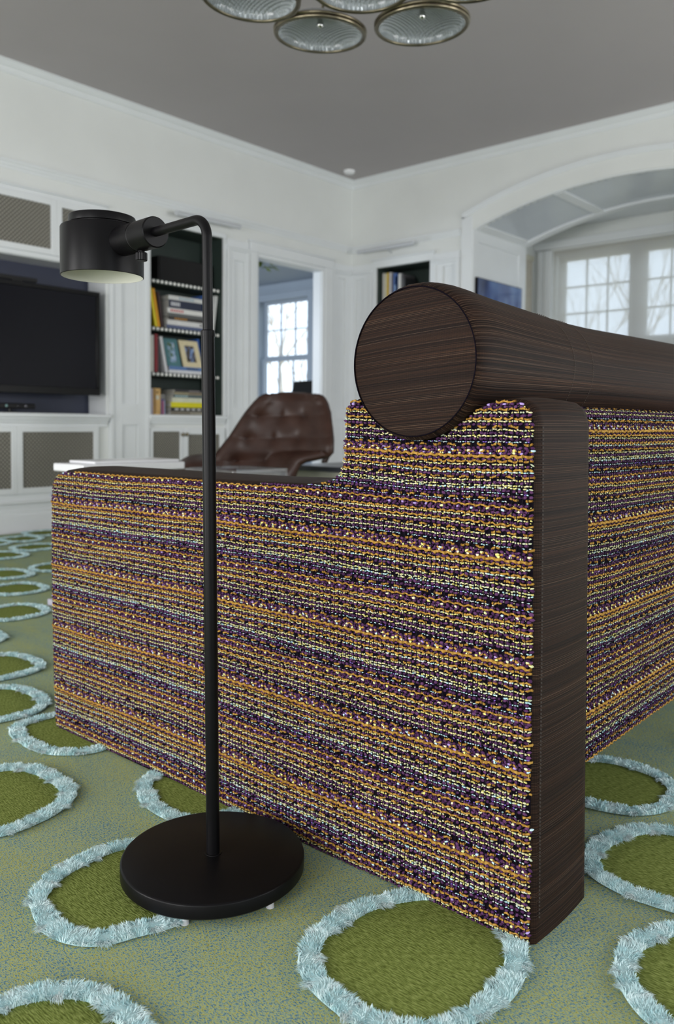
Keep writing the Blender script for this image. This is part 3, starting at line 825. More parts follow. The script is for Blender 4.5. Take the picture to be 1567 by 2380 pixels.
def books_tv():
    Y0 = YW + .06
    # shelf 1 (top at 1.605)
    z = 1.606
    book('yellow book leaning at the left end of the upper shelf', 4.262, 4.288, z, z + .34, Y0, .2, (226, 206, 40), lean=-.20)
    book('orange-yellow book leaning beside the yellow one on the upper shelf', 4.297, 4.318, z, z + .325, Y0 + .005, .2, (226, 160, 30), lean=-.19)
    book('dark maroon book leaning beside the stack on the upper shelf', 4.330, 4.352, z, z + .30, Y0 + .01, .2, (58, 34, 36), lean=-.14)
    st = [(.033, (86, 96, 128), 4.380, 4.79, 'slate blue book at the foot of the upper shelf stack', None),
          (.042, (214, 214, 212), 4.385, 4.795, 'thick white book second from the foot of the upper shelf stack', ((90, 90, 96), .86, .96)),
          (.030, (60, 56, 54), 4.400, 4.782, 'charcoal book with ochre lettering in the upper shelf stack', ((196, 140, 50), .18, .55)),
          (.030, (96, 98, 98), 4.395, 4.775, 'grey book in the middle of the upper shelf stack', None),
          (.042, (222, 222, 218), 4.392, 4.785, 'white book with red lettering in the upper shelf stack', ((190, 50, 60), .08, .45)),
          (.070, (38, 44, 66), 4.405, 4.765, 'thick dark blue book with white lettering in the upper shelf stack', ((214, 216, 220), .06, .34)),
          (.036, (206, 208, 206), 4.400, 4.772, 'pale grey book on top of the upper shelf stack', ((120, 150, 170), .3, .75))]
    zz = z
    for h, c, a, e, lab, tx in st:
        book(lab, a, e, zz, zz + h, Y0 + random.uniform(-.004, .008), .22, c, flat=True, text=tx); zz += h
    book('blue book standing behind the lamp pole on the upper shelf', 4.800, 4.826, z, z + .33, Y0 + .02, .2, (70, 106, 176), lean=.03)
    book('brown book standing beside the blue one on the upper shelf', 4.836, 4.856, z, z + .24, Y0 + .02, .2, (110, 84, 70))
    book('white book leaning against the right side of the upper shelf', 4.880, 4.902, z, z + .34, Y0, .2, (216, 218, 216), lean=.13)
    # shelf 2 (top at 1.225)
    z = 1.226
    book('cream paperback at the left end of the middle shelf', 4.200, 4.222, z, z + .30, Y0, .19, (212, 206, 178))
    book('pale grey paperback at the left of the middle shelf', 4.224, 4.246, z, z + .31, Y0, .19, (204, 204, 198))
    book('dark red book standing on the middle shelf', 4.256, 4.286, z, z + .32, Y0, .19, (132, 34, 40))
    book('charcoal book standing beside the red one on the middle shelf', 4.289, 4.312, z, z + .29, Y0 + .01, .19, (58, 54, 58))
    book('white album leaning behind the teal picture frame', 4.372, 4.398, z, z + .31, Y0 + .005, .18, (214, 214, 218), lean=-.20)
    book('white flat book under the picture frames', 4.405, 4.800, z, z + .030, Y0 + .0, .2, (212, 214, 218), flat=True)
    book('blue flat book under the picture frames', 4.410, 4.790, z + .030, z + .062, Y0 + .003, .2, (88, 120, 170), flat=True, text=((40, 40, 46), .5, .85))
    book('bright blue book leaning behind the cream picture frame', 4.800, 4.826, z, z + .325, Y0 + .06, .19, (44, 92, 170), lean=-.14)
    frame_obj('framed_photo', 'teal picture frame with a family photo on the middle shelf', 4.395, z + .062, .148, .235, Y0 + .004, (74, 118, 124), -.13, (96, 122, 92), (148, 176, 214))
    frame_obj('framed_photo', 'cream picture frame with a photo of people on the middle shelf', 4.570, z + .062, .205, .232, Y0 + .004, (216, 204, 168), -.15, (96, 84, 74), (104, 140, 196))
    # bottom shelf (top at .866)
    z = .866
    book('thin white book at the left end of the bottom shelf', 4.200, 4.216, z, z + .27, Y0, .19, (208, 210, 212))
    book('pale lilac book at the left of the bottom shelf', 4.219, 4.236, z, z + .22, Y0, .19, (190, 184, 200))
    t = empty('wooden_box', (4.282, Y0 + .1, z), 'upright pale wooden box on the bottom shelf', 'box')
    mw = pmat('pale_wood_box', (204, 166, 104), .5, noise=.15, nscale=30)
    MB().box(4.243, 4.318, Y0, Y0 + .18, z, z + .225).build('body', mw, t, bevel=.004)
    MB().box(4.255, 4.262, Y0 - .004, Y0 + .001, z + .01, z + .215).build('edge_strip', pmat('dark_wood', (120, 80, 44), .5, noise=.1), t)
    MB().lathe([(0, -.004), (.007, -.003), (.007, .002)], (4.283, Y0, z + .19), 'y', 12).build('hole_rim', M_blackmatte, t)
    MB().box(4.268, 4.300, Y0 - .002, Y0 + .001, z + .13, z + .165).build('paper_label', M_cream, t)
    for k, (c, h, lab) in enumerate((((120, 104, 150), .14, 'small violet book beside the wooden box'), ((168, 60, 70), .12, 'small red book beside the wooden box'), ((150, 160, 190), .13, 'small pale blue book beside the wooden box'))):
        book(lab, 4.322 + .014 * k, 4.334 + .014 * k, z, z + h, Y0, .13, c)
    zz = z
    for k, (c, h, lab) in enumerate((((176, 180, 190), .028, 'pale grey magazine at the foot of the left stack on the bottom shelf'), ((60, 60, 64), .035, 'charcoal book in the left stack on the bottom shelf'), ((128, 126, 126), .040, 'mid grey book in the left stack on the bottom shelf'), ((70, 70, 76), .036, 'dark grey book in the left stack on the bottom shelf'), ((150, 150, 150), .040, 'light grey book on top of the left stack on the bottom shelf'))):
        book(lab, 4.366, 4.44, zz, zz + h, Y0 + .10, .15, c, flat=True); zz += h
    zz = z
    for c, h, a, lab, tx in (((118, 112, 98), .034, 4.425, 'olive grey book at the foot of the main stack on the bottom shelf', ((170, 166, 150), .5, .85)),
                             ((34, 34, 36), .034, 4.425, 'black book with white lettering under the yellow one', ((190, 190, 190), .1, .95)),
                             ((214, 206, 20), .044, 4.428, 'bright yellow book in the stack on the bottom shelf', None),
                             ((206, 208, 184), .040, 4.440, 'cream book on top of the yellow one', None),
                             ((78, 92, 96), .026, 4.452, 'dark teal striped magazine above the cream book', ((176, 206, 210), .05, .4)),
                             ((148, 140, 110), .022, 4.462, 'khaki magazine near the top of the main bottom stack', ((90, 50, 60), .4, .8)),
                             ((54, 50, 54), .022, 4.470, 'black magazine on top of the main bottom stack', ((150, 140, 140), .4, .7))):
        book(lab, a, 4.86, zz, zz + h, Y0 + .002, .2, c, flat=True, text=tx); zz += h
    # speaker box on the top shelf
    z = 2.000
    t = empty('shelf_speaker', (4.63, Y0 + .1, z), 'black speaker box on the top shelf of the bookcase', 'speaker')
    MB().box(4.33, 4.93, Y0 + .05, Y0 + .23, z, z + .22).build('body', M_blackmatte, t, bevel=.006)
    MB().box(4.34, 4.92, Y0 + .040, Y0 + .052, z + .01, z + .21).build('front_cloth', pmat('black_speaker_cloth', (20, 20, 21), .9, noise=.2, nscale=400), t)

def frame_obj(name, label, x0, z0, w, h, yf, rgb, lean, prgb1, prgb2):
    t = empty(name, (x0 + w / 2, yf + .03, z0), label, 'frame', 'photo frames on the middle shelf')
    c, s = math.cos(lean), math.sin(lean)
    def shp(b):
        for i, v in enumerate(b.v):
            du, dz = v[0] - x0, v[2] - z0
            # tilt sideways a little and lean back
            X = x0 + du + dz * s * 1.0; Z = z0 + dz * 1.0; Yq = v[1] + dz * .14
            b.v[i] = (X, Yq, Z)
        return b
    fw = w * .24
    b = MB()
    b.box(x0, x0 + fw, yf, yf + .016, z0, z0 + h); b.box(x0 + w - fw, x0 + w, yf, yf + .016, z0, z0 + h)
    b.box(x0 + fw, x0 + w - fw, yf, yf + .016, z0, z0 + fw * .9); b.box(x0 + fw, x0 + w - fw, yf, yf + .016, z0 + h - fw * .9, z0 + h)
    shp(b).build('frame', pmat('frame_%d' % rgb[0], rgb, .5, noise=.08, nscale=60), t)
    m = bpy.data.materials.new('snapshot'); m.use_nodes = True
    nt, N, L, bs = nodes(m); tc = N.new('ShaderNodeTexCoord'); n = N.new('ShaderNodeTexNoise'); n.inputs['Scale'].default_value = 26; n.inputs['Detail'].default_value = 3
    L.new(tc.outputs['Object'], n.inputs['Vector'])
    r = ramp(nt, [(.3, lin((40, 40, 38))), (.45, lin(prgb1)), (.58, lin(prgb2)), (.7, lin((216, 216, 210)))]); L.new(n.outputs['Fac'], r.inputs['Fac']); L.new(r.outputs['Color'], bs.inputs['Base Color'])
    bs.inputs['Roughness'].default_value = .2
    shp(MB().box(x0 + fw - .002, x0 + w - fw + .002, yf + .006, yf + .010, z0 + fw * .85, z0 + h - fw * .85)).build('photo', m, t)
    shp(MB().box(x0 + .004, x0 + w - .004, yf + .016, yf + .020, z0 + .003, z0 + h - .003)).build('backing', M_blackmatte, t)
    b = MB(); b.prism([(yf + .02 + h * .12, z0 + h * .75), (yf + .025 + h * .12, z0 + h * .75), (yf + .11, z0 + .001), (yf + .10, z0 + .001)], x0 + w * .45, x0 + w * .55, 'x')
    b.build('easel_leg', M_blackmatte, t)
books_tv()

def books_bay():
    z = 1.961; yf = YW + .06
    g = 'books in the bookcase beside the arch'
    data = [(5.355, .030, .40, (196, 194, 186), 'pale grey book at the left end beside the arch bookcase side'), (5.322, .024, .395, (216, 208, 176), 'cream book near the left of the bay bookcase'),
            (5.296, .022, .40, (206, 172, 44), 'yellow book in the bay bookcase'), (5.268, .026, .40, (198, 196, 200), 'light grey book right of the yellow one in the bay bookcase'),
            (5.215, .046, .385, (66, 96, 156), 'blue book in the bay bookcase'), (5.190, .020, .35, (30, 30, 34), 'black book right of the blue one in the bay bookcase'),
            (5.150, .034, .375, (212, 212, 210), 'white book in the middle of the bay bookcase'), (5.118, .026, .37, (90, 90, 92), 'charcoal book right of the white one in the bay bookcase'),
            (5.090, .024, .33, (44, 44, 46), 'dark book at the end of the upright row in the bay bookcase')]
    for a, w, h, c, lab in data:
        book(lab, a - w, a, z, z + h, yf, .2, c, g, wall='bay', text=((150, 180, 220), .5, .7) if c == (66, 96, 156) else None)
    zz = z
    for c, h, lab in (((60, 50, 48), .06, 'dark brown book lying at the bottom right of the bay bookcase'), ((116, 140, 170), .05, 'pale blue book lying in the bay bookcase'), ((200, 200, 196), .05, 'white book lying in the bay bookcase'), ((90, 130, 150), .04, 'teal book lying in the bay bookcase'), ((188, 190, 192), .045, 'pale grey book on top of the lying stack in the bay bookcase')):
        book(lab, 4.73, 5.04, zz, zz + h, yf + .02, .2, c, g, flat=True, wall='bay'); zz += h
    book('brown and ochre book leaning at the back of the bay bookcase', 4.93, 4.955, z, z + .36, yf + .19, .1, (140, 104, 50), g, lean=-.3, wall='bay')
books_bay()

# ------------------------------------------------------------------ picture lights
def picture_light(label, p0, p1, wall_dir):
    c = [(a + b_) / 2 for a, b_ in zip(p0, p1)]
    t = empty('picture_light', c, label, 'lamp', 'picture lights above the bookcases')
    m = pmat('white_enamel', (196, 200, 205), .35, noise=.02)
    MB().tube([p0, p1], .021, 16).build('bar', m, t, smooth='auto')
    cc = Vector(c); w = Vector(wall_dir)
    MB().tube([cc + Vector((0, 0, .005)), cc + w * .05 + Vector((0, 0, .004)), cc + w * .11 + Vector((0, 0, -.035)), cc + w * .135 + Vector((0, 0, -.04))], .007, 10).build('arm', m, t, smooth=True)
    pc = cc + w * .13 + Vector((0, 0, -.04))
    b = MB()
    if abs(w.y) > .5: b.box(pc.x - .03, pc.x + .03, pc.y - .004, pc.y + .012, pc.z - .03, pc.z + .03)
    else: b.box(pc.x - .004, pc.x + .012, pc.y - .03, pc.y + .03, pc.z - .03, pc.z + .03)
    b.build('wall_plate', m, t, bevel=.004)
picture_light('long white picture light above the bookcase near the television', (4.345, YW - .115, 2.540), (5.055, YW - .115, 2.553), (0, 1, 0))
picture_light('long white picture light above the bookcase beside the arch', (XW - .115, 5.545, 2.575), (XW - .115, 4.845, 2.575), (1, 0, 0))

# ------------------------------------------------------------------ television and small electronics
def tv():
    t = empty('television', (2.9, 5.7, 1.4), 'large dark flat television hanging in the navy niche', 'television')
    x0, x1, z0, z1, y = 2.14, 3.662, 1.006, 1.806, 5.672
    b = MB(); e = .034
    b.box(x0, x1, y, y + .03, z0, z0 + .055); b.box(x0, x1, y, y + .03, z1 - e, z1); b.box(x0, x0 + e, y, y + .03, z0 + .055, z1 - e); b.box(x1 - e, x1, y, y + .03, z0 + .055, z1 - e)
    b.build('bezel', M_blackgloss, t, bevel=.004)
    MB().box(x0 + e, x1 - e, y + .006, y + .012, z0 + .055, z1 - e).build('screen', M_screen, t)
    MB().box(x0 + .01, x1 - .01, y + .012, y + .055, z0 + .01, z1 - .01).build('rear_housing', M_blackmatte, t, bevel=.01)
    MB().box(2.7, 3.1, y + .055, 5.965, 1.25, 1.55).build('wall_mount', M_blackmatte, t)
    t = empty('camera_bar', (3.0, 5.8, 1.8), 'slim black bar standing above the television screen', 'device')
    MB().box(2.86, 3.15, 5.69, 5.72, 1.815, 1.845).build('body', M_blackmatte, t, bevel=.004)
    MB().box(2.95, 3.03, 5.685, 5.715, 1.806, 1.815).build('clip', M_blackmatte, t)
    t = empty('sensor_bar', (3.0, 5.78, .862), 'black sensor bar with glowing lenses on the media sill', 'device')
    MB().box(2.80, 3.165, 5.76, 5.815, .893, .933).build('body', M_blackgloss, t, bevel=.006)
    MB().box(2.93, 3.03, 5.76, 5.82, .862, .874).build('foot', M_blackgloss, t, bevel=.003)
    MB().tube([(2.98, 5.79, .872), (2.98, 5.79, .895)], .012, 12).build('neck', M_blackgloss, t)
    for x, c in ((2.94, (150, 190, 190)), (3.03, (60, 60, 66)), (3.09, (120, 120, 128))):
        MB().lathe([(0, -.004), (.009, -.002), (.011, .002)], (x, 5.76, .914), 'y', 14).build('lens', pmat('lens_%d' % c[0], c, .1, .3, noise=.02), t, smooth=True)
tv()

# white outlet cover low on the media unit
t = empty('wall_outlet', (3.28, YW - .016, .27), 'small white outlet plate low on the media unit by the sofa', 'outlet')
MB().box(3.245, 3.33, YW - .022, YW - .0135, .24, .292).build('plate', pmat('outlet_plastic', (196, 200, 214), .4, noise=.02), t, bevel=.003)
MB().box(3.268, 3.283, YW - .024, YW - .0215, .252, .28).build('socket', M_white, t); MB().box(3.295, 3.31, YW - .024, YW - .0215, .252, .28).build('socket', M_white, t)

# framed blue picture on the bay jamb
t = empty('wall_art', (7.2, 4.22, 1.9), 'dark blue framed picture on the side panel of the arch', 'picture')
mb = bpy.data.materials.new('blue_night_picture'); mb.use_nodes = True
nt, N, L, bs = nodes(mb); tc = N.new('ShaderNodeTexCoord'); n_ = N.new('ShaderNodeTexNoise'); n_.inputs['Scale'].default_value = 2.6; n_.inputs['Detail'].default_value = 2
L.new(tc.outputs['Object'], n_.inputs['Vector']); r_ = ramp(nt, [(.35, lin((34, 44, 80))), (.5, lin((62, 84, 136))), (.62, lin((96, 122, 170)))]); L.new(n_.outputs['Fac'], r_.inputs['Fac']); L.new(r_.outputs['Color'], bs.inputs['Base Color']); bs.inputs['Roughness'].default_value = .06
MB().box(6.772, 7.625, 4.196, 4.224, 1.50, 2.196).build('frame', M_blackgloss, t, bevel=.003)
MB().box(6.782, 7.615, 4.193, 4.197, 1.51, 2.188).build('picture', mb, t)

# ceiling spotlight near the corner
t = empty('ceiling_spot', (6.40, 5.475, ZC), 'small round white ceiling spot near the far corner', 'lamp')
MB().lathe([(.0, ZC - .028), (.045, ZC - .026), (.055, ZC - .016), (.06, ZC)], (6.40, 5.475, 0), 'z', 24).build('trim_ring', M_white, t, smooth='auto')

# ------------------------------------------------------------------ rug
RINGS = [
    ((0.965,0.705),[129,132,136,139,140,139,137,137,144,154,163,176,188,196,200,196,185,168,156,148,141,139,141,143,142,138,133,129]),
    ((0.795,1.175),[130,133,136,134,126,120,123,132,138,142,146,146,141,136,133,136,145,155,155,147,138,133,131,133,135,135,132,129]),
    ((0.815,1.665),[133,136,141,147,154,159,156,149,147,148,152,151,144,138,135,139,149,157,161,156,143,135,136,141,146,146,141,136]),
    ((1.155,1.375),[136,142,149,152,148,141,136,133,136,141,146,146,141,136,133,136,141,146,146,141,136,136,143,147,142,137,134,134]),
    ((1.150,1.895),[132,135,143,152,157,162,162,149,139,141,146,146,141,136,133,136,141,146,146,140,133,133,143,154,158,151,140,134]),
    ((1.080,2.230),[133,136,141,146,144,136,132,134,141,147,147,144,140,136,135,139,148,158,163,155,141,134,136,141,146,146,141,136]),
    ((1.260,2.570),[133,136,141,146,144,138,133,131,133,140,146,146,137,130,130,132,138,146,152,148,139,134,136,141,146,146,141,136]),
    ((0.500,0.925),[133,136,141,146,146,141,136,133,136,141,145,142,132,127,127,129,132,136,137,137,136,136,137,141,146,146,141,136]),
    ((1.765,0.725),[121,120,122,126,129,129,128,128,129,131,132,132,131,129,131,134,137,140,143,141,136,133,136,141,146,146,139,128]),
    ((1.510,0.500),[135,134,137,144,146,141,136,133,136,141,146,146,141,136,134,135,137,137,134,129,128,130,135,144,151,152,146,139]),
    ((1.225,0.335),[136,137,141,146,146,141,136,133,136,141,146,146,141,136,133,136,138,136,132,130,129,130,132,133,133,133,134,135]),
    ((1.690,3.270),[133,136,145,152,149,140,134,130,130,133,135,131,125,124,126,127,132,139,141,139,131,123,127,139,146,146,141,136]),
    ((1.930,3.715),[133,133,132,134,137,138,136,138,141,142,142,140,135,127,125,131,136,140,144,140,131,126,129,138,145,146,141,136]),
    ((2.060,4.115),[133,136,141,139,126,120,128,137,145,153,156,154,145,137,136,139,146,155,158,154,145,136,136,141,146,146,141,136]),
    ((2.375,4.120),[133,134,134,133,135,137,135,133,136,141,146,146,141,136,133,136,141,146,142,125,120,120,120,120,122,125,127,130]),
    ((2.360,4.715),[133,136,141,145,143,140,138,141,148,154,155,151,141,132,125,125,134,138,140,142,139,135,136,141,146,146,141,136]),
    ((2.665,4.865),[137,141,144,146,142,129,119,119,120,127,140,145,141,136,135,143,149,146,141,135,126,124,128,127,130,138,140,137]),
    ((2.785,5.275),[127,116,118,130,131,129,131,132,135,134,126,125,133,135,129,123,127,144,153,140,118,113,123,130,137,143,141,136]),
    ((3.060,5.445),[128,137,150,155,151,147,142,137,136,141,146,146,141,136,133,136,142,147,147,142,133,125,131,149,156,149,139,129]),
    ((2.545,5.260),[133,136,141,146,146,146,145,145,145,145,145,145,139,130,125,132,140,145,145,145,137,133,136,141,146,146,141,136]),
    # rings the photo only hints at or that lie just outside its edges
    ((1.80,2.78),None), ((0.42,0.55),None), ((0.80,0.33),None), ((0.45,1.42),None), ((0.46,1.92),None), ((2.20,0.55),None),
    ((1.85,0.28),None), ((1.52,0.06),None), ((0.72,2.15),None), ((0.90,2.62),None), ((1.35,3.00),None), ((1.52,3.62),None), ((2.45,2.55),None), ((2.3,3.3),None),
    ((1.70,4.20),None), ((2.02,4.75),None), ((3.3,4.9),None), ((3.05,4.3),None), ((3.6,3.2),None), ((2.7,3.75),None),
]
def rug():
    t = empty('area_rug', (1.5, 1.5, ZF), 'green and blue rug with fluffy pale blue rings around olive green patches', 'rug')
    b = MB(); b.box(-2.0, 5.9, -1.9, 5.605, ZF, 0.0); b.build('flat_weave', M_rug, t)
    cols = np.array([lin((208, 232, 234)), lin((224, 242, 243)), lin((172, 210, 214)), lin((150, 192, 198))])
    for k, (c, rad) in enumerate(RINGS):
        rng = np.random.default_rng(100 + k)
        if rad is None:
            a = np.linspace(-PI, PI, 29)[:-1]
            rad = 132 / (np.abs(np.cos(a)) ** 3 + np.abs(np.sin(a)) ** 3) ** (1 / 3) * (1 + .05 * np.sin(a * 2 + k))
        rad = np.array(rad, float) / 1000
        # smooth closed centre line
        M = 168; ang = -PI + 2 * PI * np.arange(M) / M
        xp = np.arange(29) / 28 * 2 * PI - PI; fp = np.append(rad, rad[0])
        rr = np.interp(ang, xp, fp)
        for _ in range(4): rr = .25 * np.roll(rr, 1) + .5 * rr + .25 * np.roll(rr, -1)
        cl = np.stack([c[0] + rr * np.cos(ang), c[1] + rr * np.sin(ang)], 1)
        tg = np.roll(cl, -1, 0) - np.roll(cl, 1, 0); tg /= np.linalg.norm(tg, axis=1)[:, None]
        nr = np.stack([tg[:, 1], -tg[:, 0]], 1)          # outward
        dist = math.hypot(c[0], c[1])
        # olive patch (slightly domed pile)
        pts = cl - nr * .004
        vs = np.zeros((1 + 3 * M, 3)); vs[0] = (c[0], c[1], .004)
        for j, (q, h) in enumerate(((.55, .004), (.93, .004), (1.0, .0005))):
            vs[1 + j * M:1 + (j + 1) * M, :2] = np.array(c) + (pts - np.array(c)) * q; vs[1 + j * M:1 + (j + 1) * M, 2] = h
        i = np.arange(M); i2 = (i + 1) % M
        tr = [np.stack([np.zeros(M, int), 1 + i, 1 + i2], 1)]
        for j in range(2):
            a0, a1, b0, b1 = 1 + j * M + i, 1 + j * M + i2, 1 + (j + 1) * M + i, 1 + (j + 1) * M + i2
            tr += [np.stack([a0, b0, b1], 1), np.stack([a0, b1, a1], 1)]
        np_mesh('pile_patch', vs, np.concatenate(tr), M_pile, None, t)
        # fluffy ring: a low core strip with upright silky strands
        hw = .0152 + .003 * np.interp(np.arange(M), np.arange(0, M + 12, 12), rng.uniform(-1, 1, len(np.arange(0, M + 12, 12))))
        S = 7; prof = np.linspace(-1, 1, S); hh = .0085 * np.sqrt(np.clip(1 - prof ** 2 * .96, 0, 1)) + .001
        core = np.zeros((M, S, 3))
        for s in range(S):
            core[:, s, :2] = cl + nr * (hw * prof[s])[:, None]; core[:, s, 2] = hh[s]
        cv = core.reshape(-1, 3); ct = []
        for s in range(S - 1):
            a0 = i * S + s; a1 = i2 * S + s
            ct += [np.stack([a0, a1, a1 + 1], 1), np.stack([a0, a1 + 1, a0 + 1], 1)]
        ct = np.concatenate(ct); cc = np.tile(cols[2] * .8, (len(cv), 1))
        n = (18000 if k < 20 else 7000) if dist < 1.9 else (9000 if dist < 3.4 else 3200)
        wd = (.00066 if k < 20 else .001) if dist < 1.9 else (.0013 if dist < 3.4 else .0026)
        f = rng.uniform(0, M, n); i0 = f.astype(int) % M; fr = (f - f.astype(int))[:, None]; j0 = (i0 + 1) % M
        q = rng.uniform(-1, 1, n); q = np.sign(q) * np.abs(q) ** .8
        base = cl[i0] * (1 - fr) + cl[j0] * fr + nr[i0] * (q * hw[i0])[:, None]
        # clumps lean together: low-frequency direction field
        ph = f / M * 2 * PI
        la = np.sin(ph * 9 + k) * 1.4 + np.sin(ph * 23 + 2 * k) * 1.1 + q * 1.5 + rng.normal(0, .55, n)
        lo = np.cos(ph * 7 + 2 * k) * .9 + np.sin(ph * 31 + k) * .7 + rng.normal(0, .55, n)
        ln = rng.uniform(.009, .0155, n)
        tip = nr[i0] * (la * .0033)[:, None] + tg[i0] * (lo * .0042)[:, None]
        p0 = np.concatenate([base, np.full((n, 1), .003)], 1)
        p1 = np.concatenate([base + tip * .35, (ln * .62)[:, None]], 1)
        p2 = np.concatenate([base + tip * 1.15, (ln * np.clip(1 - .10 * (la ** 2 + lo ** 2) / 2, .5, 1))[:, None]], 1)
        th = rng.uniform(0, PI, n); wv = np.stack([np.cos(th), np.sin(th), np.zeros(n)], 1) * wd
        bl = np.stack([p0 - wv, p0 + wv, p1 - wv, p1 + wv, p2], 1).reshape(-1, 3)
        o = np.arange(n) * 5
        bt = np.concatenate([np.stack([o, o + 1, o + 3], 1), np.stack([o, o + 3, o + 2], 1), np.stack([o + 2, o + 3, o + 4], 1)])
        tone = np.clip(.5 + .35 * np.sin(ph * 13 + k) + .25 * np.sin(ph * 37) + rng.normal(0, .25, n), 0, 1)[:, None]
        bc = cols[2] * (1 - tone) + cols[1] * tone
        bc = np.where(rng.random((n, 1)) < .12, cols[0], bc)
        bc = np.repeat(bc, 5, 0)
        # strand roots sit in the core, same dye
        o = np_mesh('tufted_ring', np.concatenate([cv, bl]), np.concatenate([ct, bt + len(cv)]), M_tuft, np.concatenate([cc, bc]), t, smooth=True)
rug()

# ------------------------------------------------------------------ sofa
SX0, SX1 = 1.128, 1.322
OUT = [(.585, 0.0), (.588, .2), (.591, .47), (.594, .70), (.596, .805), (.603, .826), (.618, .837), (.640, .840), (.662, .838), (.692, .829), (.720, .809), (.756, .788),
       (.794, .778), (.843, .787), (.890, .809), (.919, .832), (.934, .843), (.948, .843), (.960, .836), (.967, .820), (.969, .76), (.972, .728), (.985, .704), (1.02, .690),
       (1.074, .683), (1.20, .680), (1.35, .678), (1.625, .677), (1.86, .676), (1.915, .673), (1.947, .662), (1.966, .642), (1.974, .61), (1.977, .44), (1.973, .21), (1.960, .03), (1.955, 0.0)]
def dense(poly, step=.006):
    out = []
    for (a, b_) in zip(poly[:-1], poly[1:]):
        L_ = math.hypot(b_[0] - a[0], b_[1] - a[1]); n = max(1, int(L_ / step))
        for k in range(n): out.append((a[0] + (b_[0] - a[0]) * k / n, a[1] + (b_[1] - a[1]) * k / n))
    out.append(poly[-1]); return out
OUTD = dense(OUT)

# template nub (low ellipsoid) for the bouclé yarns
def nub_template(seg=6, rings=3):
    vs = [(0, 0, 1)]
    for i in range(1, rings + 1):
        a = PI * i / (rings + 1)
        for k in range(seg): vs.append((math.sin(a) * math.cos(2 * PI * k / seg), math.sin(a) * math.sin(2 * PI * k / seg), math.cos(a)))
    vs.append((0, 0, -1)); ts = []
    for k in range(seg): ts.append((0, 1 + k, 1 + (k + 1) % seg))
    for i in range(rings - 1):
        for k in range(seg):
            a, b_ = 1 + i * seg + k, 1 + i * seg + (k + 1) % seg
            ts += [(a, a + seg, b_ + seg), (a, b_ + seg, b_)]
    e = len(vs) - 1
    for k in range(seg): ts.append((1 + (rings - 1) * seg + k, e, 1 + (rings - 1) * seg + (k + 1) % seg))
    return np.array(vs), np.array(ts)
NUBS = (nub_template(6, 2), nub_template(5, 2))
C_P = np.array([lin((82, 48, 86)), lin((70, 39, 75)), lin((94, 57, 97))])
C_O = np.array([lin((184, 143, 68)), lin((158, 117, 49)), lin((124, 88, 36))])
C_C = np.array([lin((216, 208, 152)), lin((210, 202, 122)), lin((194, 202, 172)), lin((220, 214, 172))])
C_B = np.array([lin((190, 226, 230)), lin((170, 206, 214)), lin((214, 220, 214))])
C_L = np.array([lin((236, 236, 140)), lin((196, 226, 236)), lin((238, 234, 196)), lin((176, 152, 214)), lin((226, 230, 168))])
C_V = np.array([lin((128, 96, 190))])
SEQ = ['OT', 'P', 'O', 'C', 'P', 'O', 'CB', 'P', 'OD', 'C', 'P', 'C', 'CB', 'P', 'B', 'P', 'OD', 'B', 'P', 'O', 'LP', 'P', 'O', 'C', 'P', 'O', 'C', 'P', 'OD', 'C', 'P', 'C', 'P', 'B', 'OD', 'P', 'OL', 'L']
PITCH = .162 / len(SEQ)

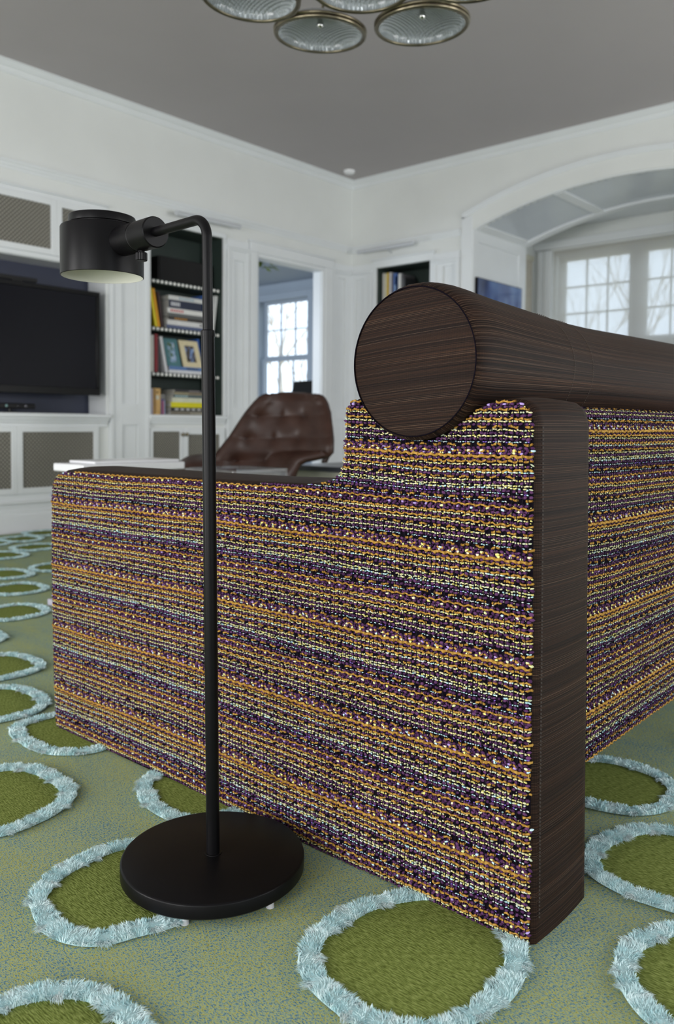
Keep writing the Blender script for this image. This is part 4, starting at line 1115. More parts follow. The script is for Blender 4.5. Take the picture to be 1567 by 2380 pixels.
def tweed(name, spans, surf, rows, u_lo, parent, phase=0, u_wave=True, lod=1.0):
    """rows: (row index, z). spans(z)->list of (u0,u1). surf(u,z)->(pos, normal, udir, vdir) arrays"""
    cen, sc, co = [], [], []
    ropeV, ropeT, ropeC = [], [], []; ro = 0
    rng = np.random.default_rng(5 + phase)
    def put(u, z, su, sv, sn, col):
        cen.append(np.stack([u, z], 1)); sc.append(np.stack([su, sv, sn], 1)); co.append(col)
    def pick(pal, n):
        return pal[rng.integers(0, len(pal), n)] * rng.uniform(.85, 1.1, (n, 1))
    PU = .0092
    for r, z0 in rows:
        k = SEQ[(r + phase) % len(SEQ)]
        for (ua, ub) in spans(z0):
            if ub - ua < .008: continue
            def us(p, off=0.0):
                a = math.ceil((ua - off) / p); e = math.floor((ub - off) / p)
                n = max(0, e - a + 1); u = off + (a + np.arange(n)) * p
                return u + rng.normal(0, p * .07, n)
            half = PU / 2 if r % 2 else 0.0
            j = lambda n: rng.normal(0, PITCH * .09, n)
            if k in ('P', 'LP', 'L', 'OL'):
                u = us(PU, half); n = len(u)
                put(u, z0 + j(n), rng.uniform(.0042, .0054, n), PITCH * rng.uniform(.58, .78, n), rng.uniform(.0020, .0030, n), pick(C_P, n))
            if k in ('L', 'LP', 'OL'):
                p = PU * (2 if k == 'L' else 3); u = us(p, half + PU * .5 + (PU if k == 'OL' else 0)); n = len(u)
                put(u, z0 + j(n), rng.uniform(.0036, .0048, n), PITCH * rng.uniform(.46, .62, n), rng.uniform(.0032, .0040, n), pick(C_L, n))
            if k in ('C', 'CB'):
                u = us(PU * .5, half); n = len(u)
                m = rng.random(n) < .93; u = u[m]; n = len(u)
                big = rng.random(n) < .55
                col = pick(C_C, n) if k == 'C' else np.where(rng.random((n, 1)) < .45, pick(C_B, n), pick(C_C, n))
                put(u, z0 + rng.normal(0, PITCH * .16, n), np.where(big, .0040, .0022), np.where(big, PITCH * .36, PITCH * .42), np.where(big, .0024, .0020), col)
            if k == 'B':
                u = us(PU * .5, half); n = len(u); m = rng.random(n) < .7; u = u[m]; n = len(u)
                col = np.where(rng.random((n, 1)) < .15, pick(C_V, n), pick(C_B, n))
                put(u, z0 + j(n), np.full(n, .0026), np.full(n, PITCH * .28), np.full(n, .0016), col)
            # stray pale flecks caught between the purple yarns
            if k == 'P':
                u = us(PU, half + PU / 2); n = len(u); m = rng.random(n) < .42; u = u[m]; n = len(u)
                put(u, z0 + rng.normal(0, PITCH * .3, n), np.full(n, .0012), np.full(n, .0011), np.full(n, .0015), pick(C_C, n))
            if k in ('O', 'OT', 'OD', 'OL'):
                # bumpy chenille rope, surfacing and diving between the warps
                st = .0023 if lod >= 1 else .0034; m = max(4, int((ub - ua) / st)); u = np.linspace(ua, ub, m)
                rad = (.0024 if k == 'OT' else .0018) * (.74 + .52 * np.abs(np.sin(PI * u / PU + r)) + rng.normal(0, .13, m))
                dep = .0012 + (.0012 if k == 'OT' else .0) + .0007 * np.sin(2 * PI * u / PU + r)
                if k in ('OD', 'OL'): dep = dep - .0048 * (np.sin(2 * PI * u / (PU * 3) + r) < -.15)
                zz = z0 + .0011 * np.sin(2 * PI * u / PU * .5 + r * 2 + 1.2 * np.sin(u * 31 + r)) + rng.normal(0, .0004, m) + (.0008 * np.sin(u * 9 + r))
                P, Nn, Ud, Vd = surf(u, zz)
                S = 6; ring = []
                for q in range(S):
                    a = 2 * PI * q / S
                    ring.append(P + Nn * (dep + rad * math.sin(a))[:, None] + Vd * (rad * math.cos(a))[:, None])
                ring = np.stack(ring, 1)
                ropeV.append(ring.reshape(-1, 3))
                i = np.arange(m - 1)[:, None] * S; q = np.arange(S)[None]; q2 = (q + 1) % S
                a0, a1, b0, b1 = i + q, i + q2, i + S + q, i + S + q2
                tt = np.concatenate([np.stack([a0, b0, b1], -1).reshape(-1, 3), np.stack([a0, b1, a1], -1).reshape(-1, 3)]) + ro
                ropeT.append(tt); ro += m * S
                cl = C_O[np.clip((1.2 + .9 * np.sin(2 * PI * u / PU + r) + rng.normal(0, .5, m)).astype(int), 0, 2)] * rng.uniform(.9, 1.08, (m, 1))
                ropeC.append(np.repeat(cl, S, 0))
    # black warp threads binding the wefts
    zs_ = sorted(z for _, z in rows); ends = spans(zs_[0])
    S = 4
    for kw in range(int(math.floor(u_lo[0] / PU)) - 1, int(u_lo[1] / PU) + 1):
        uw = (kw + .25) * PU
        ok = [z for z in np.arange(zs_[0], zs_[-1], PITCH * .55) if any(a + .003 < uw < b_ - .003 for a, b_ in spans(z))]
        if len(ok) < 4: continue
        zz = np.array(ok); m = len(zz)
        u = uw + .0006 * np.sin(zz * 300 + kw) + rng.normal(0, .0003, m)
        dep = .0026 + .0011 * np.sin(PI * zz / PITCH + kw * PI)
        P, Nn, Ud, Vd = surf(u, zz)
        ring = np.stack([P + Nn * (dep + .0007 * math.sin(PI / 2 * q))[:, None] + Ud * (.00075 * math.cos(PI / 2 * q)) for q in range(S)], 1)
        ropeV.append(ring.reshape(-1, 3))
        i = np.arange(m - 1)[:, None] * S; q = np.arange(S)[None]; q2 = (q + 1) % S
        a0, a1, b0, b1 = i + q, i + q2, i + S + q, i + S + q2
        ropeT.append(np.concatenate([np.stack([a0, b0, b1], -1).reshape(-1, 3), np.stack([a0, b1, a1], -1).reshape(-1, 3)]) + ro); ro += m * S
        ropeC.append(np.tile(np.array(lin((20, 16, 26))), (m * S, 1)))
    cen = np.concatenate(cen); sc = np.concatenate(sc); co = np.concatenate(co)
    V, T, Cc, off = [], [], [], 0
    small = (sc[:, 0] < .0030) if lod >= 1 else (sc[:, 0] < 1)
    for (NV, NT), mask in zip(NUBS, (~small, small)):
        n = int(mask.sum())
        if not n: continue
        P, Nn, Ud, Vd = surf(cen[mask, 0], cen[mask, 1])
        loc = NV[None, :, :] * sc[mask][:, None, :] * rng.uniform(.84, 1.16, (n, len(NV), 1))
        loc[:, :, 1] += loc[:, :, 0] * rng.normal(0, .20, (n, 1))
        v = P[:, None, :] + Nn[:, None, :] * (.0004 + loc[:, :, 2:3]) + Ud[:, None, :] * loc[:, :, 0:1] + Vd[:, None, :] * loc[:, :, 1:2]
        V.append(v.reshape(-1, 3)); T.append((NT[None] + (np.arange(n) * len(NV))[:, None, None]).reshape(-1, 3) + off)
        Cc.append(np.repeat(co[mask], len(NV), 0)); off += n * len(NV)
    V = np.concatenate(V); T = np.concatenate(T); Cc = np.concatenate(Cc)
    if ropeV:
        T = np.concatenate([T, np.concatenate(ropeT) + len(V)]); V = np.concatenate([V] + ropeV); Cc = np.concatenate([Cc] + ropeC)
    o = np_mesh(name, V, T, M_yarn, Cc, parent)
    tag(o, 'purple, ochre and cream bouclé tweed yarns', kind='stuff')
    return o

SPAN_CACHE = {}
def outline_spans(z):
    """y-intervals of the end panel at height z (inset a little)"""
    z = round(float(z), 5)
    if z in SPAN_CACHE: return SPAN_CACHE[z]
    xs = []
    for (a, b_) in zip(OUTD[:-1], OUTD[1:]):
        if (a[1] - z) * (b_[1] - z) < 0 or a[1] == z:
            xs.append(a[0] + (b_[0] - a[0]) * (z - a[1]) / ((b_[1] - a[1]) or 1e-9))
    xs.sort()
    SPAN_CACHE[z] = [(xs[i] + .001, xs[i + 1] - .001) for i in range(0, len(xs) - 1, 2)]
    return SPAN_CACHE[z]

OUT_NP = np.array(OUTD)
def face_surf(u, z):
    """tweed face of the near end panel: nearly plane, rolling over at its rim"""
    pts = np.stack([u, z], 1)
    d = np.full(len(pts), 9.0)
    for s in range(0, len(pts), 4000):
        q = pts[s:s + 4000]
        d[s:s + 4000] = np.sqrt(((q[:, None, :] - OUT_NP[None]) ** 2).sum(2)).min(1)
    rim = np.clip(1 - d / .012, 0, 1) ** 2 * .004
    front = np.clip((u - 1.95) / .025, 0, 1) ** 2 * .003
    soft = 0
    x = SX0 + rim + front - .003 + soft
    dip = .006 * np.exp(-((u - .79) / .13) ** 2) * np.exp(-((z - .76) / .06) ** 2)
    P = np.stack([x, u, z - dip + .0022 * np.sin(u * 5 + z * 3) + .0009 * np.sin(u * 17 + z * 50)], 1)
    n = len(u); e = np.ones(n); o = np.zeros(n)
    return P, np.stack([-e, o, o], 1), np.stack([o, e, o], 1), np.stack([o, o, e], 1)

def sofa():
    t = empty('sofa', (2.3, 1.27, 0), 'multicoloured tweed sofa with dark brown striped edging seen from its end', 'sofa')
    # end panels: black core
    inner = []
    for i, (y, z) in enumerate(OUT):
        a, c_ = OUT[max(0, i - 1)], OUT[min(len(OUT) - 1, i + 1)]
        ty, tz = c_[0] - a[0], c_[1] - a[1]; l = math.hypot(ty, tz)
        inner.append((y + tz / l * .004, max(z - ty / l * .004, .001)))
    for k, (xa, xb) in enumerate(((SX0 - .0022, SX1 - .004), (3.30, 3.49))):
        b = MB(); b.prism(inner, xa, xb, 'x'); b.build('end_panel', M_backing, t, bevel=.004)
    # striped edging wrapped over the rim of the near panel
    cum = [0]
    for a, b_ in zip(OUTD[:-1], OUTD[1:]): cum.append(cum[-1] + math.hypot(b_[0] - a[0], b_[1] - a[1]))
    nrm = []
    for i in range(len(OUTD)):
        a, b_ = OUTD[max(0, i - 2)], OUTD[min(len(OUTD) - 1, i + 2)]
        tx, tz = b_[0] - a[0], b_[1] - a[1]; l = math.hypot(tx, tz) or 1
        nrm.append((-tz / l, tx / l))
    def edging(x0, x1, name):
        b = MB(); NU = 17; n = len(OUTD)
        def fn(i, w):
            ii = int(round(i * (n - 1))); y, z = OUTD[ii]; ny, nz = nrm[ii]
            x = x0 + (x1 - x0) * w
            e = min(w, 1 - w) * (x1 - x0)
            roll = -.010 * max(0, 1 - e / .012) ** 2
            puff = (.0045 + (.0045 if z > .6 and y > 1.0 else 0)) * math.sin(PI * w)
            h = roll + puff + .0015
            return (x, y + ny * h, max(z + nz * h, 0.0005))
        b.grid(fn, n, NU, lambda i, w: ((x1 - x0) * w, cum[int(round(i * (n - 1)))]))
        o = b.build(name, M_stripe, t, smooth=True)
        o['label'] = 'dark brown striped edging'
    edging(SX0 + .001, SX1 + .003, 'edging'); edging(3.298, 3.492, 'edging')
    # stitch line on the back edging
    b = MB()
    for k in range(130):
        z = .04 + k * .0060
        y = np.interp(z, [0, .2, .47, .70, .805], [.585, .588, .591, .594, .596]) - .0046
        if z < .8: b.box(SX0 + .0195, SX0 + .0199, y - .0012, y + .001, z, z + .0032)
    b.build('stitching', pmat('pale_thread', (58, 51, 46), .7, noise=.05), t)
    # tweed face of the near end
    rows = []; z = .004; r = 0; nrow = int(.838 / PITCH)
    for k in range(nrow): rows.append((k, .838 - k * PITCH))
    rows = [(k, z) for k, z in rows if z > .003]
    tweed('tweed_face', outline_spans, face_surf, rows, (.58, 1.98), t, phase=19)
    # back: raised between the end panels
    yb = .604
    b = MB(); b.box(SX1, 3.30, yb, .80, .215, .826); b.build('back_core', M_backing, t, bevel=.02, bseg=4)
    b = MB(); b.box(SX1, 3.30, yb + .01, .80, .212, .216); b.build('underside_cloth', M_blackmatte, t)
    def back_surf(u, z):
        n = len(u); e = np.ones(n); o = np.zeros(n)
        # z above the top edge folds over onto the top face
        over = np.clip(z - .812, 0, None); ang = np.clip(over / .018, 0, PI / 2)
        y = np.where(over > 0, yb + .018 - .018 * np.cos(ang) + np.clip(over - .018 * PI / 2, 0, None), yb)
        zz = np.where(over > 0, .812 + .018 * np.sin(ang), z)
        y = y + .004 * np.sin(u * 3 + z * 6) - .003
        Nn = np.stack([o, -np.cos(ang), np.sin(ang)], 1); Vd = np.stack([o, np.sin(ang), np.cos(ang)], 1)
        wob = .0035 * np.exp(-((u - 1.33) / .08) ** 2) * np.sin((z - .2) * 5)
        return np.stack([u, y, zz + wob], 1), Nn, np.stack([e, o, o], 1), Vd
    rows = [(k, .92 - k * PITCH) for k in range(int((.92 - .218) / PITCH))]
    tweed('tweed_back', lambda z: [(SX1 - .008, 1.95)], back_surf, rows, (SX1, 1.95), t, phase=8, lod=.5)
    b = MB(); b.box(1.95, 3.30, yb - .002, .80, .218, .83)
    tm = pmat('tweed_far', (96, 72, 78), .9, noise=.5, nscale=90); b.build('back_far_section', tm, t, bevel=.015, bseg=3)
    # seat
    MB().box(SX1 - .01, 3.31, .80, 1.93, .17, .34).build('seat_base', M_backing, t, bevel=.02)
    for k in range(2):
        xa = SX1 + .004 + k * .988
        b = MB(); ny = 24
        def top(u, v, xa=xa):
            h = .335 + .13 * (1 - (2 * u - 1) ** 8) * (1 - (2 * v - 1) ** 8) ** 1.0
            return (xa + .98 * u, .81 + 1.14 * v, h)
        b.grid(top, 30, ny, lambda u, v: (.98 * u, 1.14 * v)); b.build('seat_cushion', M_stripe, t, smooth=True)
    for (x, y) in ((1.5, .95), (3.15, .95), (1.5, 1.8), (3.15, 1.8)):
        MB().lathe([(.022, 0), (.03, .17)], (x, y, 0), 'z', 14).build('leg', M_blackmatte, t, smooth='auto')
sofa()

def bolster():
    cy, cz = .806, .903
    t = empty('bolster_cushion', (1.9, cy, .778), 'dark brown striped bolster cushion lying along the sofa back', 'cushion')
    xs = [1.104, 1.106, 1.110, 1.116, 1.126, 1.14, 1.16, 1.19, 1.23, 1.28, 1.35, 1.42, 1.50, 1.60, 1.70, 1.80, 1.95, 2.2, 2.6, 3.0, 3.35, 3.42, 3.45]
    rs = [.1215, .1236, .1262, .1288, .1312, .1328, .1334, .1322, .1294, .1262, .1230, .1196, .1156, .1118, .1110, .1124, .1146, .118, .120, .122, .126, .124, .110]
    NS = 160; b = MB(); rnd = np.random.default_rng(3)
    puck = rnd.uniform(.4, 1, NS); puck = puck * (np.arange(NS) % 2 * 2 - 1)
    def fn(i, w):
        k = int(round(i * (len(xs) - 1))); a = 2 * PI * w; j = int(round(w * NS)) % NS
        r = rs[k]
        near = max(0, 1 - (xs[k] - 1.104) / .055)
        r += .0009 * puck[j] * near * (1 if k else 0)
        sag = .006 * max(0, -math.sin(a)) if xs[k] > 1.12 else 0
        return (xs[k], cy + r * math.cos(a), cz + (r - sag) * math.sin(a))
    b.grid(fn, len(xs), NS + 1, lambda i, w: (xs[int(round(i * (len(xs) - 1)))] + .002 * math.sin(w * 40), w * 2 * PI * .125))
    b.build('body', M_stripe, t, smooth=True)
    def cap(x, sgn, nm):
        b = MB(); NR = 14
        def f2(i, w):
            r = .1215 * i; a = 2 * PI * w
            return (x + sgn * (.010 * (1 - i * i)), cy + r * math.cos(a), cz + r * math.sin(a))
        b.grid(f2, NR, 97, lambda i, w: (.1215 * i * math.cos(2 * PI * w), .1215 * i * math.sin(2 * PI * w) * 1.0 + .01 * i * math.cos(2 * PI * w)))
        b.build(nm, M_stripe, t, smooth=True)
    cap(1.105, -1, 'end_cap'); cap(3.448, 1, 'end_cap')
    # seam: recessed dark groove and a ring of gathers
    pts = [(1.1035, cy + .1222 * math.cos(2 * PI * k / 120), cz + .1222 * math.sin(2 * PI * k / 120)) for k in range(120)]
    MB().tube(pts, .0011, 6, closed=True).build('seam', M_backing, t, smooth=True)
    th = pmat('tan_thread', (84, 74, 66), .7, noise=.05)
    for xx, rr_ in ((1.455, .1182), (1.545, .1142)):
        b = MB()
        for k in range(150):
            a = 2 * PI * k / 150; a2 = a + 2 * PI / 150 * .55
            P = [(xx + .012 * math.sin(a), cy + rr_ * math.cos(a), cz + rr_ * math.sin(a)), (xx + .012 * math.sin(a2), cy + rr_ * math.cos(a2), cz + rr_ * math.sin(a2))]
            b.tube(P, .0006, 4)
        b.build('stitched_seam', th, t)
bolster()

# ------------------------------------------------------------------ floor lamp
def lamp():
    px, py = .934, 1.100
    t = empty('floor_lamp', (px, py, 0), 'slim black metal reading lamp with a drum head standing on the rug', 'lamp')
    lat = Vector((-.659, .752, 0))
    def pole(z): return Vector((px, py, z)) + lat * (.0116 * z)
    R = .160
    MB().lathe([(0, .0165), (R - .003, .0165), (R, .0195), (R, .0395), (R - .001, .0415), (R - .004, .043), (.02, .0435), (0, .0435)], (px, py, 0), 'z', 96).build('base', M_black, t, smooth='auto')
    for k in range(6):
        a = R_(211 + 60 * k)
        MB().lathe([(.0072, 0), (.0066, .006), (.0066, .017)], (px + .141 * math.cos(a), py + .141 * math.sin(a), 0), 'z', 14).build('foot', M_foot, t, smooth='auto')
    MB().lathe([(.0155, .042), (.0150, .0445), (.0118, .0446)], (px, py, 0), 'z', 32).build('collar', M_black, t, smooth='auto')
    MB().tube([pole(.042), pole(.3), pole(.6), pole(.956)], .0116, 28).build('lower_pole', M_black, t, smooth='auto')
    MB().tube([pole(.948), pole(.9535), pole(.9575), pole(.959)], [.0120, .0122, .0121, .0105], 28).build('pole_sleeve', M_black, t, smooth='auto')
    az = R_(86); d = Vector((math.cos(az), math.sin(az), 0)); zA = 1.150; rb = .034
    top = pole(zA)
    pts = [pole(.94), pole(1.0), pole(1.06), pole(zA - rb)]
    for k in range(1, 11):
        a = PI / 2 * k / 10
        pts.append(pole(zA - rb) + Vector((0, 0, rb * math.sin(a))) + d * (rb * (1 - math.cos(a))))
    pts.append(top + d * .10); pts.append(top + d * .170)
    MB().tube(pts, .0088, 24).build('upper_pole', M_black, t, smooth='auto')
    # joint: two-part barrel on the arm axis
    def barrel(s0, s1, r, nm, ch=.002):
        MB().tube([top + d * s0, top + d * (s0 + ch), top + d * (s1 - ch), top + d * s1], [r - ch, r, r, r - ch], 40).build(nm, M_black, t, smooth='auto')
    barrel(.158, .216, .0285, 'joint_barrel'); barrel(.2175, .30, .0283, 'joint_barrel')
    MB().tube([top + d * .2155, top + d * .2180], .0272, 40).build('joint_gap', M_blackmatte, t, smooth='auto')
    k0 = top + d * .207 + Vector((0, 0, -.0275))
    b = MB(); n = 36
    prof = [(.0100, -.019), (.0110, -.0175), (.0110, -.005), (.0100, -.0035), (.006, -.003), (.006, .003)]
    b.lathe(prof, k0, 'z', n)
    for i, v in enumerate(b.v):
        kk = (i % n)
        if kk % 2: b.v[i] = (k0.x + (v[0] - k0.x) * .93, k0.y + (v[1] - k0.y) * .93, v[2])
    b.build('thumb_screw', M_black, t)
    # drum head, open below
    c = top + d * .353; Rs = .0812; z0, z1 = 1.091, 1.188
    prof = [(Rs - .0016, z0), (Rs, z0 + .0008), (Rs, z1 - .004), (Rs - .0012, z1 - .0012), (Rs - .004, z1), (.066, z1), (.0, z1)]
    MB().lathe(prof[:-1] + [(0, z1)], (c.x, c.y, 0), 'z', 96, cap=False).build('shade', M_black, t, smooth='auto')
    MB().lathe([(Rs - .0018, z0 + .0002), (Rs - .0022, z1 - .012), (Rs - .02, z1 - .004), (0, z1 - .003)], (c.x, c.y, 0), 'z', 96, cap=False).build('shade_lining', M_lampin, t, smooth='auto')
    MB().lathe([(.061, z1 - .001), (.061, z1 + .005), (.0655, z1 + .0055), (.0655, z1 + .018), (.0645, z1 + .0205), (.061, z1 + .0215), (0, z1 + .0215)], (c.x, c.y, 0), 'z', 96).build('cap_disc', M_black, t, smooth='auto')
    MB().lathe([(.022, z1 - .004), (.022, z1 - .03), (.016, z1 - .05), (0, z1 - .055)], (c.x, c.y, 0), 'z', 32).build('bulb', M_lampin, t, smooth='auto')
lamp()

# ------------------------------------------------------------------ leather lounge chair
def chair():
    C0 = Vector((3.70, 3.70, 0))
    t = empty('lounge_chair', C0, 'button-tufted brown leather lounge chair with a high curved back', 'chair')
    rt = Vector((.659, -.752, 0)); fw = Vector((-.752, -.659, 0))     # chair right (as seen), towards the viewer
    def W(a, f, z): return C0 + rt * a + fw * f + Vector((0, 0, z))
    zt = [.30, .40, .50, .56, .585, .602, .618, .70, .78, .86, .92, .96, .982]
    aL = [-.44, -.44, -.435, -.42, -.405, -.397, -.387, -.325, -.275, -.225, -.175, -.135, -.085]
    aR = [.02, .05, .085, .115, .155, .235, .312, .314, .305, .292, .272, .25, .205]
    btn = [(-.165, .845), (-.010, .845), (.135, .845), (-.235, .705), (-.06, .705), (.105, .70), (-.30, .565), (-.11, .56), (.05, .56)]
    def surf(u, v, off):
        z = .30 + (.985 - .30) * v
        l, r = np.interp(z, zt, aL), np.interp(z, zt, aR)
        a = l + (r - l) * u
        q = 2 * u - 1
        f = -.20 * v + .12 * (q * q) + off
        # right wing curls toward the viewer low down
        f += .10 * max(0, q) ** 2 * max(0, 1 - abs(z - .66) / .25)
        edge = min(1, min(u, 1 - u) / .10) ** .5 * min(1, (1 - v) / .06) ** .5
        f += .045 * edge
        if off > 0 or True:
            for (ba, bz) in btn:
                d2 = ((a - ba) / .055) ** 2 + ((z - bz) / .055) ** 2
                f -= .022 * math.exp(-d2 * 2.2)
            for zr in (.845, .705, .56):
                f -= .004 * math.exp(-((z - zr) / .016) ** 2)
        return W(a, f, z)
    b = MB(); b.grid(lambda u, v: surf(u, v, .0), 56, 64)
    o = b.build('back_cushion', M_leather, t, smooth=True)
    md = o.modifiers.new('thick', 'SOLIDIFY'); md.thickness = .05; md.offset = 0
    def shell(u, v):
        z = .29 + (1.0 - .29) * v; z2 = min(z, .985)
        l, r = np.interp(z2, zt, aL) - .010, np.interp(z2, zt, aR) + .014
        q = 2 * u - 1
        f = -.20 * v + .12 * q * q - .055 + .10 * max(0, q) ** 2 * max(0, 1 - abs(z2 - .66) / .25)
        return W(l + (r - l) * u, f, z2)
    b = MB(); b.grid(shell, 40, 40); o = b.build('back_shell', M_leather_d, t, smooth=True)
    md = o.modifiers.new('thick', 'SOLIDIFY'); md.thickness = .018
    for (ba, bz) in btn:
        v = (bz - .30) / .685; l, r = np.interp(bz, zt, aL), np.interp(bz, zt, aR); u = (ba - l) / (r - l)
        p = surf(u, v, .027)
        MB().lathe([(0, -.006), (.009, -.004), (.012, 0), (.009, .004), (0, .006)], p, 'z', 10).build('button', M_leather_d, t, smooth=True)
    # seat
    b = MB()
    def seat(u, v):
        q = 2 * u - 1; w = 2 * v - 1
        h = .40 + .07 * (1 - abs(q) ** 5) * (1 - abs(w) ** 5) - .02 * v
        return W(-.46 + .58 * u + -.10 * v, -.05 + .56 * v, h)
    b.grid(seat, 30, 30); o = b.build('seat_cushion', M_leather, t, smooth=True)
    md = o.modifiers.new('thick', 'SOLIDIFY'); md.thickness = .07; md.offset = -1
    # drooping tip of the near wing
    b = MB(); b.tube([W(.285, .06, .70), W(.290, .075, .62), W(.272, .085, .572), W(.250, .09, .566)], [.012, .022, .018, .008], 12); b.build('wing_tip', M_leather_d, t, smooth=True)
    MB().tube([W(-.12, .12, .06), W(-.12, .12, .40)], .028, 16).build('pedestal', M_nickel, t, smooth='auto')
    for k in range(4):
        a = PI / 4 + k * PI / 2
        MB().tube([W(-.12, .12, .07), W(-.12 + .30 * math.cos(a), .12 + .30 * math.sin(a), .02)], [.022, .016], 10).build('leg', M_leather_d, t, smooth='auto')
    # broad padded arm on the far side
    b = MB()
    def arm(u, v):
        a_ = 2 * PI * v; q = 2 * u - 1; rr_ = max(0, 1 - abs(q) ** 3.5) ** .5
        return W(-.535 + .125 * rr_ * math.cos(a_) - .02 * q, .02 + .26 * q, .505 + .098 * rr_ * math.sin(a_) - .03 * max(0, q))
    b.grid(arm, 25, 25); b.build('arm', M_leather, t, smooth=True)
chair()

# ------------------------------------------------------------------ tables
def tables():
    t = empty('coffee_table', (2.4, 3.2, 0), 'white lacquer coffee table behind the sofa arm', 'table')
    b = MB(); b.box(1.99, 2.55, 3.22, 3.47, .575, .612); b.build('table_top', M_white, t, bevel=.006)
    b = MB(); b.box(2.06, 2.53, 3.24, 3.45, .612, .624); b.build('inset_top', M_white, t, bevel=.004)
    MB().box(2.16, 2.40, 3.23, 3.34, .03, .575).build('column', M_white, t, bevel=.006)
    MB().box(1.86, 2.56, 3.12, 3.30, .0, .03).build('base_plate', pmat('lilac_white_base', (188, 186, 200), .35, noise=.02), t, bevel=.004)
    t = empty('acrylic_table', (3.05, 3.3, 0), 'clear acrylic waterfall table in front of the leather chair', 'table')
    b = MB(); b.box(2.72, 3.10, 3.06, 3.44, .548, .568); b.build('table_top', M_acrylic, t, bevel=.003)
    MB().box(2.72, 2.738, 3.06, 3.44, 0, .548).build('leg_panel', M_acrylic, t); MB().box(3.082, 3.10, 3.06, 3.44, 0, .548).build('leg_panel', M_acrylic, t)
    t = empty('side_table', (4.3, 3.9, 0), 'low cream cabinet table with a charcoal top right of the leather chair', 'table')
    MB().box(4.02, 4.75, 3.42, 3.98, .488, .522).build('table_top', M_darktop, t, bevel=.004)
    MB().box(4.05, 4.72, 3.45, 3.95, .08, .488).build('body', M_cream, t, bevel=.004)
    for x in (4.09, 4.68):
        for y in (3.49, 3.91): MB().tube([(x, y, 0), (x, y, .08)], .018, 10).build('leg', M_darktop, t)
    # the study seen through the doorway
    t = empty('desk', (6.9, 7.2, 0), 'plain desk in the study beyond the doorway', 'desk')
    MB().box(6.60, 7.60, 6.5, 7.3, .70, .735).build('desk_top', M_darktop, t, bevel=.004)
    for x in (6.65, 7.55):
        for y in (6.55, 7.25): MB().box(x - .025, x + .025, y - .025, y + .025, ZF, .70).build('leg', M_darktop, t)
    t = empty('computer_monitor', (6.9, 7.0, .735), 'black computer monitor in the study behind the leather chair', 'monitor')
    yaw = R_(41.2 + 90 + 28); ax = Vector((math.sin(R_(43)), -math.cos(R_(43)), 0)); nn = Vector((math.cos(R_(43)), math.sin(R_(43)), 0))
    c = Vector((7.13, 6.76, 0))
    b = MB(); pol = []
    q = [(-.20, .95), (.105, .95), (.105, 1.315), (-.13, 1.30)]
    vs = [c + ax * a + Vector((0, 0, z)) for a, z in q] + [c + ax * a + nn * .035 + Vector((0, 0, z)) for a, z in q]
    b.add(vs, [(0, 1, 2, 3), (7, 6, 5, 4), (0, 4, 5, 1), (1, 5, 6, 2), (2, 6, 7, 3), (3, 7, 4, 0)]); b.build('panel', M_blackmatte, t, bevel=.006)
    MB().tube([c + nn * .03 + Vector((0, 0, .74)), c + nn * .03 + Vector((0, 0, 1.0))], .018, 12).build('stand', M_blackmatte, t)
    b = MB(); b.lathe([(.10, .735), (.10, .745), (.02, .755), (0, .755)], (c.x + nn.x * .03, c.y + nn.y * .03, 0), 'z', 24); b.build('foot', M_blackmatte, t, smooth='auto')
    # green pendant in the study: a leafy ceiling lamp just visible at the door head
    t = empty('green_pendant', (6.60, 7.02, 2.62), 'yellow-green leafy pendant just visible at the top of the doorway', 'lamp')
    mg = pmat('moss_green_leaf', (112, 128, 34), .6, noise=.2, nscale=30)
    rnd = random.Random(5); cc = Vector((6.60, 7.02, 2.62))
    for k in range(26):
        a = rnd.uniform(0, 2 * PI); r = rnd.uniform(.02, .20); z = rnd.uniform(-.06, .05)
        p = cc + Vector((r * math.cos(a), r * math.sin(a), z)); d = Vector((math.cos(a), math.sin(a), rnd.uniform(-.6, .2))).normalized(); s = d.cross(Vector((0, 0, 1))).normalized()
        b = MB(); b.add([p, p + d * .04 + s * .022, p + d * .09, p + d * .04 - s * .022, p + d * .045 + Vector((0, 0, .008))], [(0, 1, 4), (1, 2, 4), (2, 3, 4), (3, 0, 4)]); b.build('leaf', mg, t, fix=False)
    MB().tube([cc, (cc.x, cc.y, 2.80)], .006, 8).build('stem', M_nickel, t)
    MB().lathe([(0, -.03), (.05, -.02), (.06, .02), (0, .04)], cc, 'z', 16).build('core', mg, t, smooth=True)
tables()

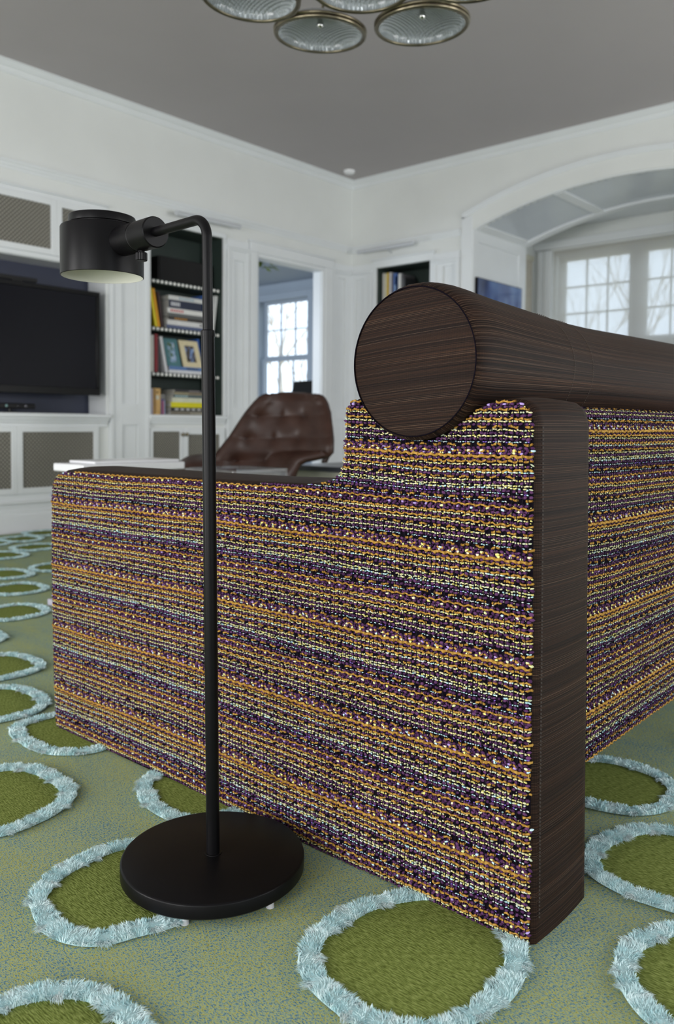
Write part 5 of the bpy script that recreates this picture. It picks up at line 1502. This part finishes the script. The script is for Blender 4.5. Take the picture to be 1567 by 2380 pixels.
# ------------------------------------------------------------------ ceiling fixture: seven glass lenses in metal rings
def chandelier():
    z = 2.45
    t = empty('ceiling_fixture', (2.464, 2.057, z), 'cluster of round ribbed glass lenses in aged metal rings hanging from the ceiling', 'chandelier')
    mg = bpy.data.materials.new('ribbed_lens_glass'); mg.use_nodes = True
    nt, N, L, b_ = nodes(mg)
    b_.inputs['Base Color'].default_value = (.50, .55, .57, 1); b_.inputs['Roughness'].default_value = .16; b_.inputs['Metallic'].default_value = .35
    b_.inputs['Transmission Weight'].default_value = .25; b_.inputs['Coat Weight'].default_value = .6
    tc = N.new('ShaderNodeTexCoord'); sx = N.new('ShaderNodeSeparateXYZ'); L.new(tc.outputs['Object'], sx.inputs[0])
    outs = []
    for ax_, s_ in (('X', 520), ('Y', 520)):
        mu = N.new('ShaderNodeMath'); mu.operation = 'MULTIPLY'; mu.inputs[1].default_value = s_; L.new(sx.outputs[ax_], mu.inputs[0])
        si = N.new('ShaderNodeMath'); si.operation = 'SINE'; L.new(mu.outputs[0], si.inputs[0]); outs.append(si)
    ad = N.new('ShaderNodeMath'); ad.operation = 'ADD'; L.new(outs[0].outputs[0], ad.inputs[0]); L.new(outs[1].outputs[0], ad.inputs[1])
    bp = N.new('ShaderNodeBump'); bp.inputs['Strength'].default_value = .9; bp.inputs['Distance'].default_value = .004
    L.new(ad.outputs[0], bp.inputs['Height']); L.new(bp.outputs['Normal'], b_.inputs['Normal'])
    r = .188
    cs = [(2.464, 2.057), (2.060, 2.057), (2.862, 2.060), (2.245, 2.436), (2.646, 2.434), (2.270, 1.678), (2.668, 1.680)]
    for k, (x, y) in enumerate(cs):
        tx, ty = (x - 2.464) * .16, (y - 2.057) * .16
        def tilt(b):
            for i, v in enumerate(b.v):
                b.v[i] = (v[0], v[1], v[2] + (v[0] - x) * tx + (v[1] - y) * ty)
            return b
        b = MB()
        for (rr_, dz, th) in ((r + .002, 0, .0078), (r + .005, .014, .0062), (r - .007, -.003, .004)):
            b.tube([(x + rr_ * math.cos(2 * PI * q / 72), y + rr_ * math.sin(2 * PI * q / 72), z + dz) for q in range(72)], th, 10, closed=True)
        ring = tilt(b).build('metal_ring', M_bronze, t, smooth=True)
        b = MB(); prof = [(0.0, .075)] + [((r - .008) * math.sin(a), .075 * math.cos(a) ** .8) for a in [PI / 2 * q / 14 for q in range(1, 14)]] + [(r - .008, .0)]
        b.lathe(prof, (x, y, z), 'z', 72, cap=False); tilt(b).build('glass_lens', mg, ring, smooth=True)
        b = MB(); b.lathe([(0, .025), (.012, .03), (.016, .045), (.010, .06), (.010, .075)], (x, y, z), 'z', 16); tilt(b).build('bulb', M_chrome, ring, smooth=True)
    for (x, y) in cs:
        MB().tube([(x, y, z + .07), (2.464 + (x - 2.464) * .3, 2.057 + (y - 2.057) * .3, z + .42)], .006, 8).build('rod', M_bronze, t, smooth='auto')
    MB().tube([(2.464, 2.057, z + .36), (2.464, 2.057, ZC)], .012, 12).build('stem', M_bronze, t, smooth='auto')
    MB().lathe([(.13, z + .41), (.13, z + .44), (.02, z + .46), (0, z + .46)], (2.464, 2.057, 0), 'z', 32).build('hub', M_bronze, t, smooth='auto')
    MB().lathe([(.02, ZC - .05), (.09, ZC - .02), (.09, ZC)], (2.464, 2.057, 0), 'z', 32).build('ceiling_cup', M_bronze, t, smooth='auto')
chandelier()
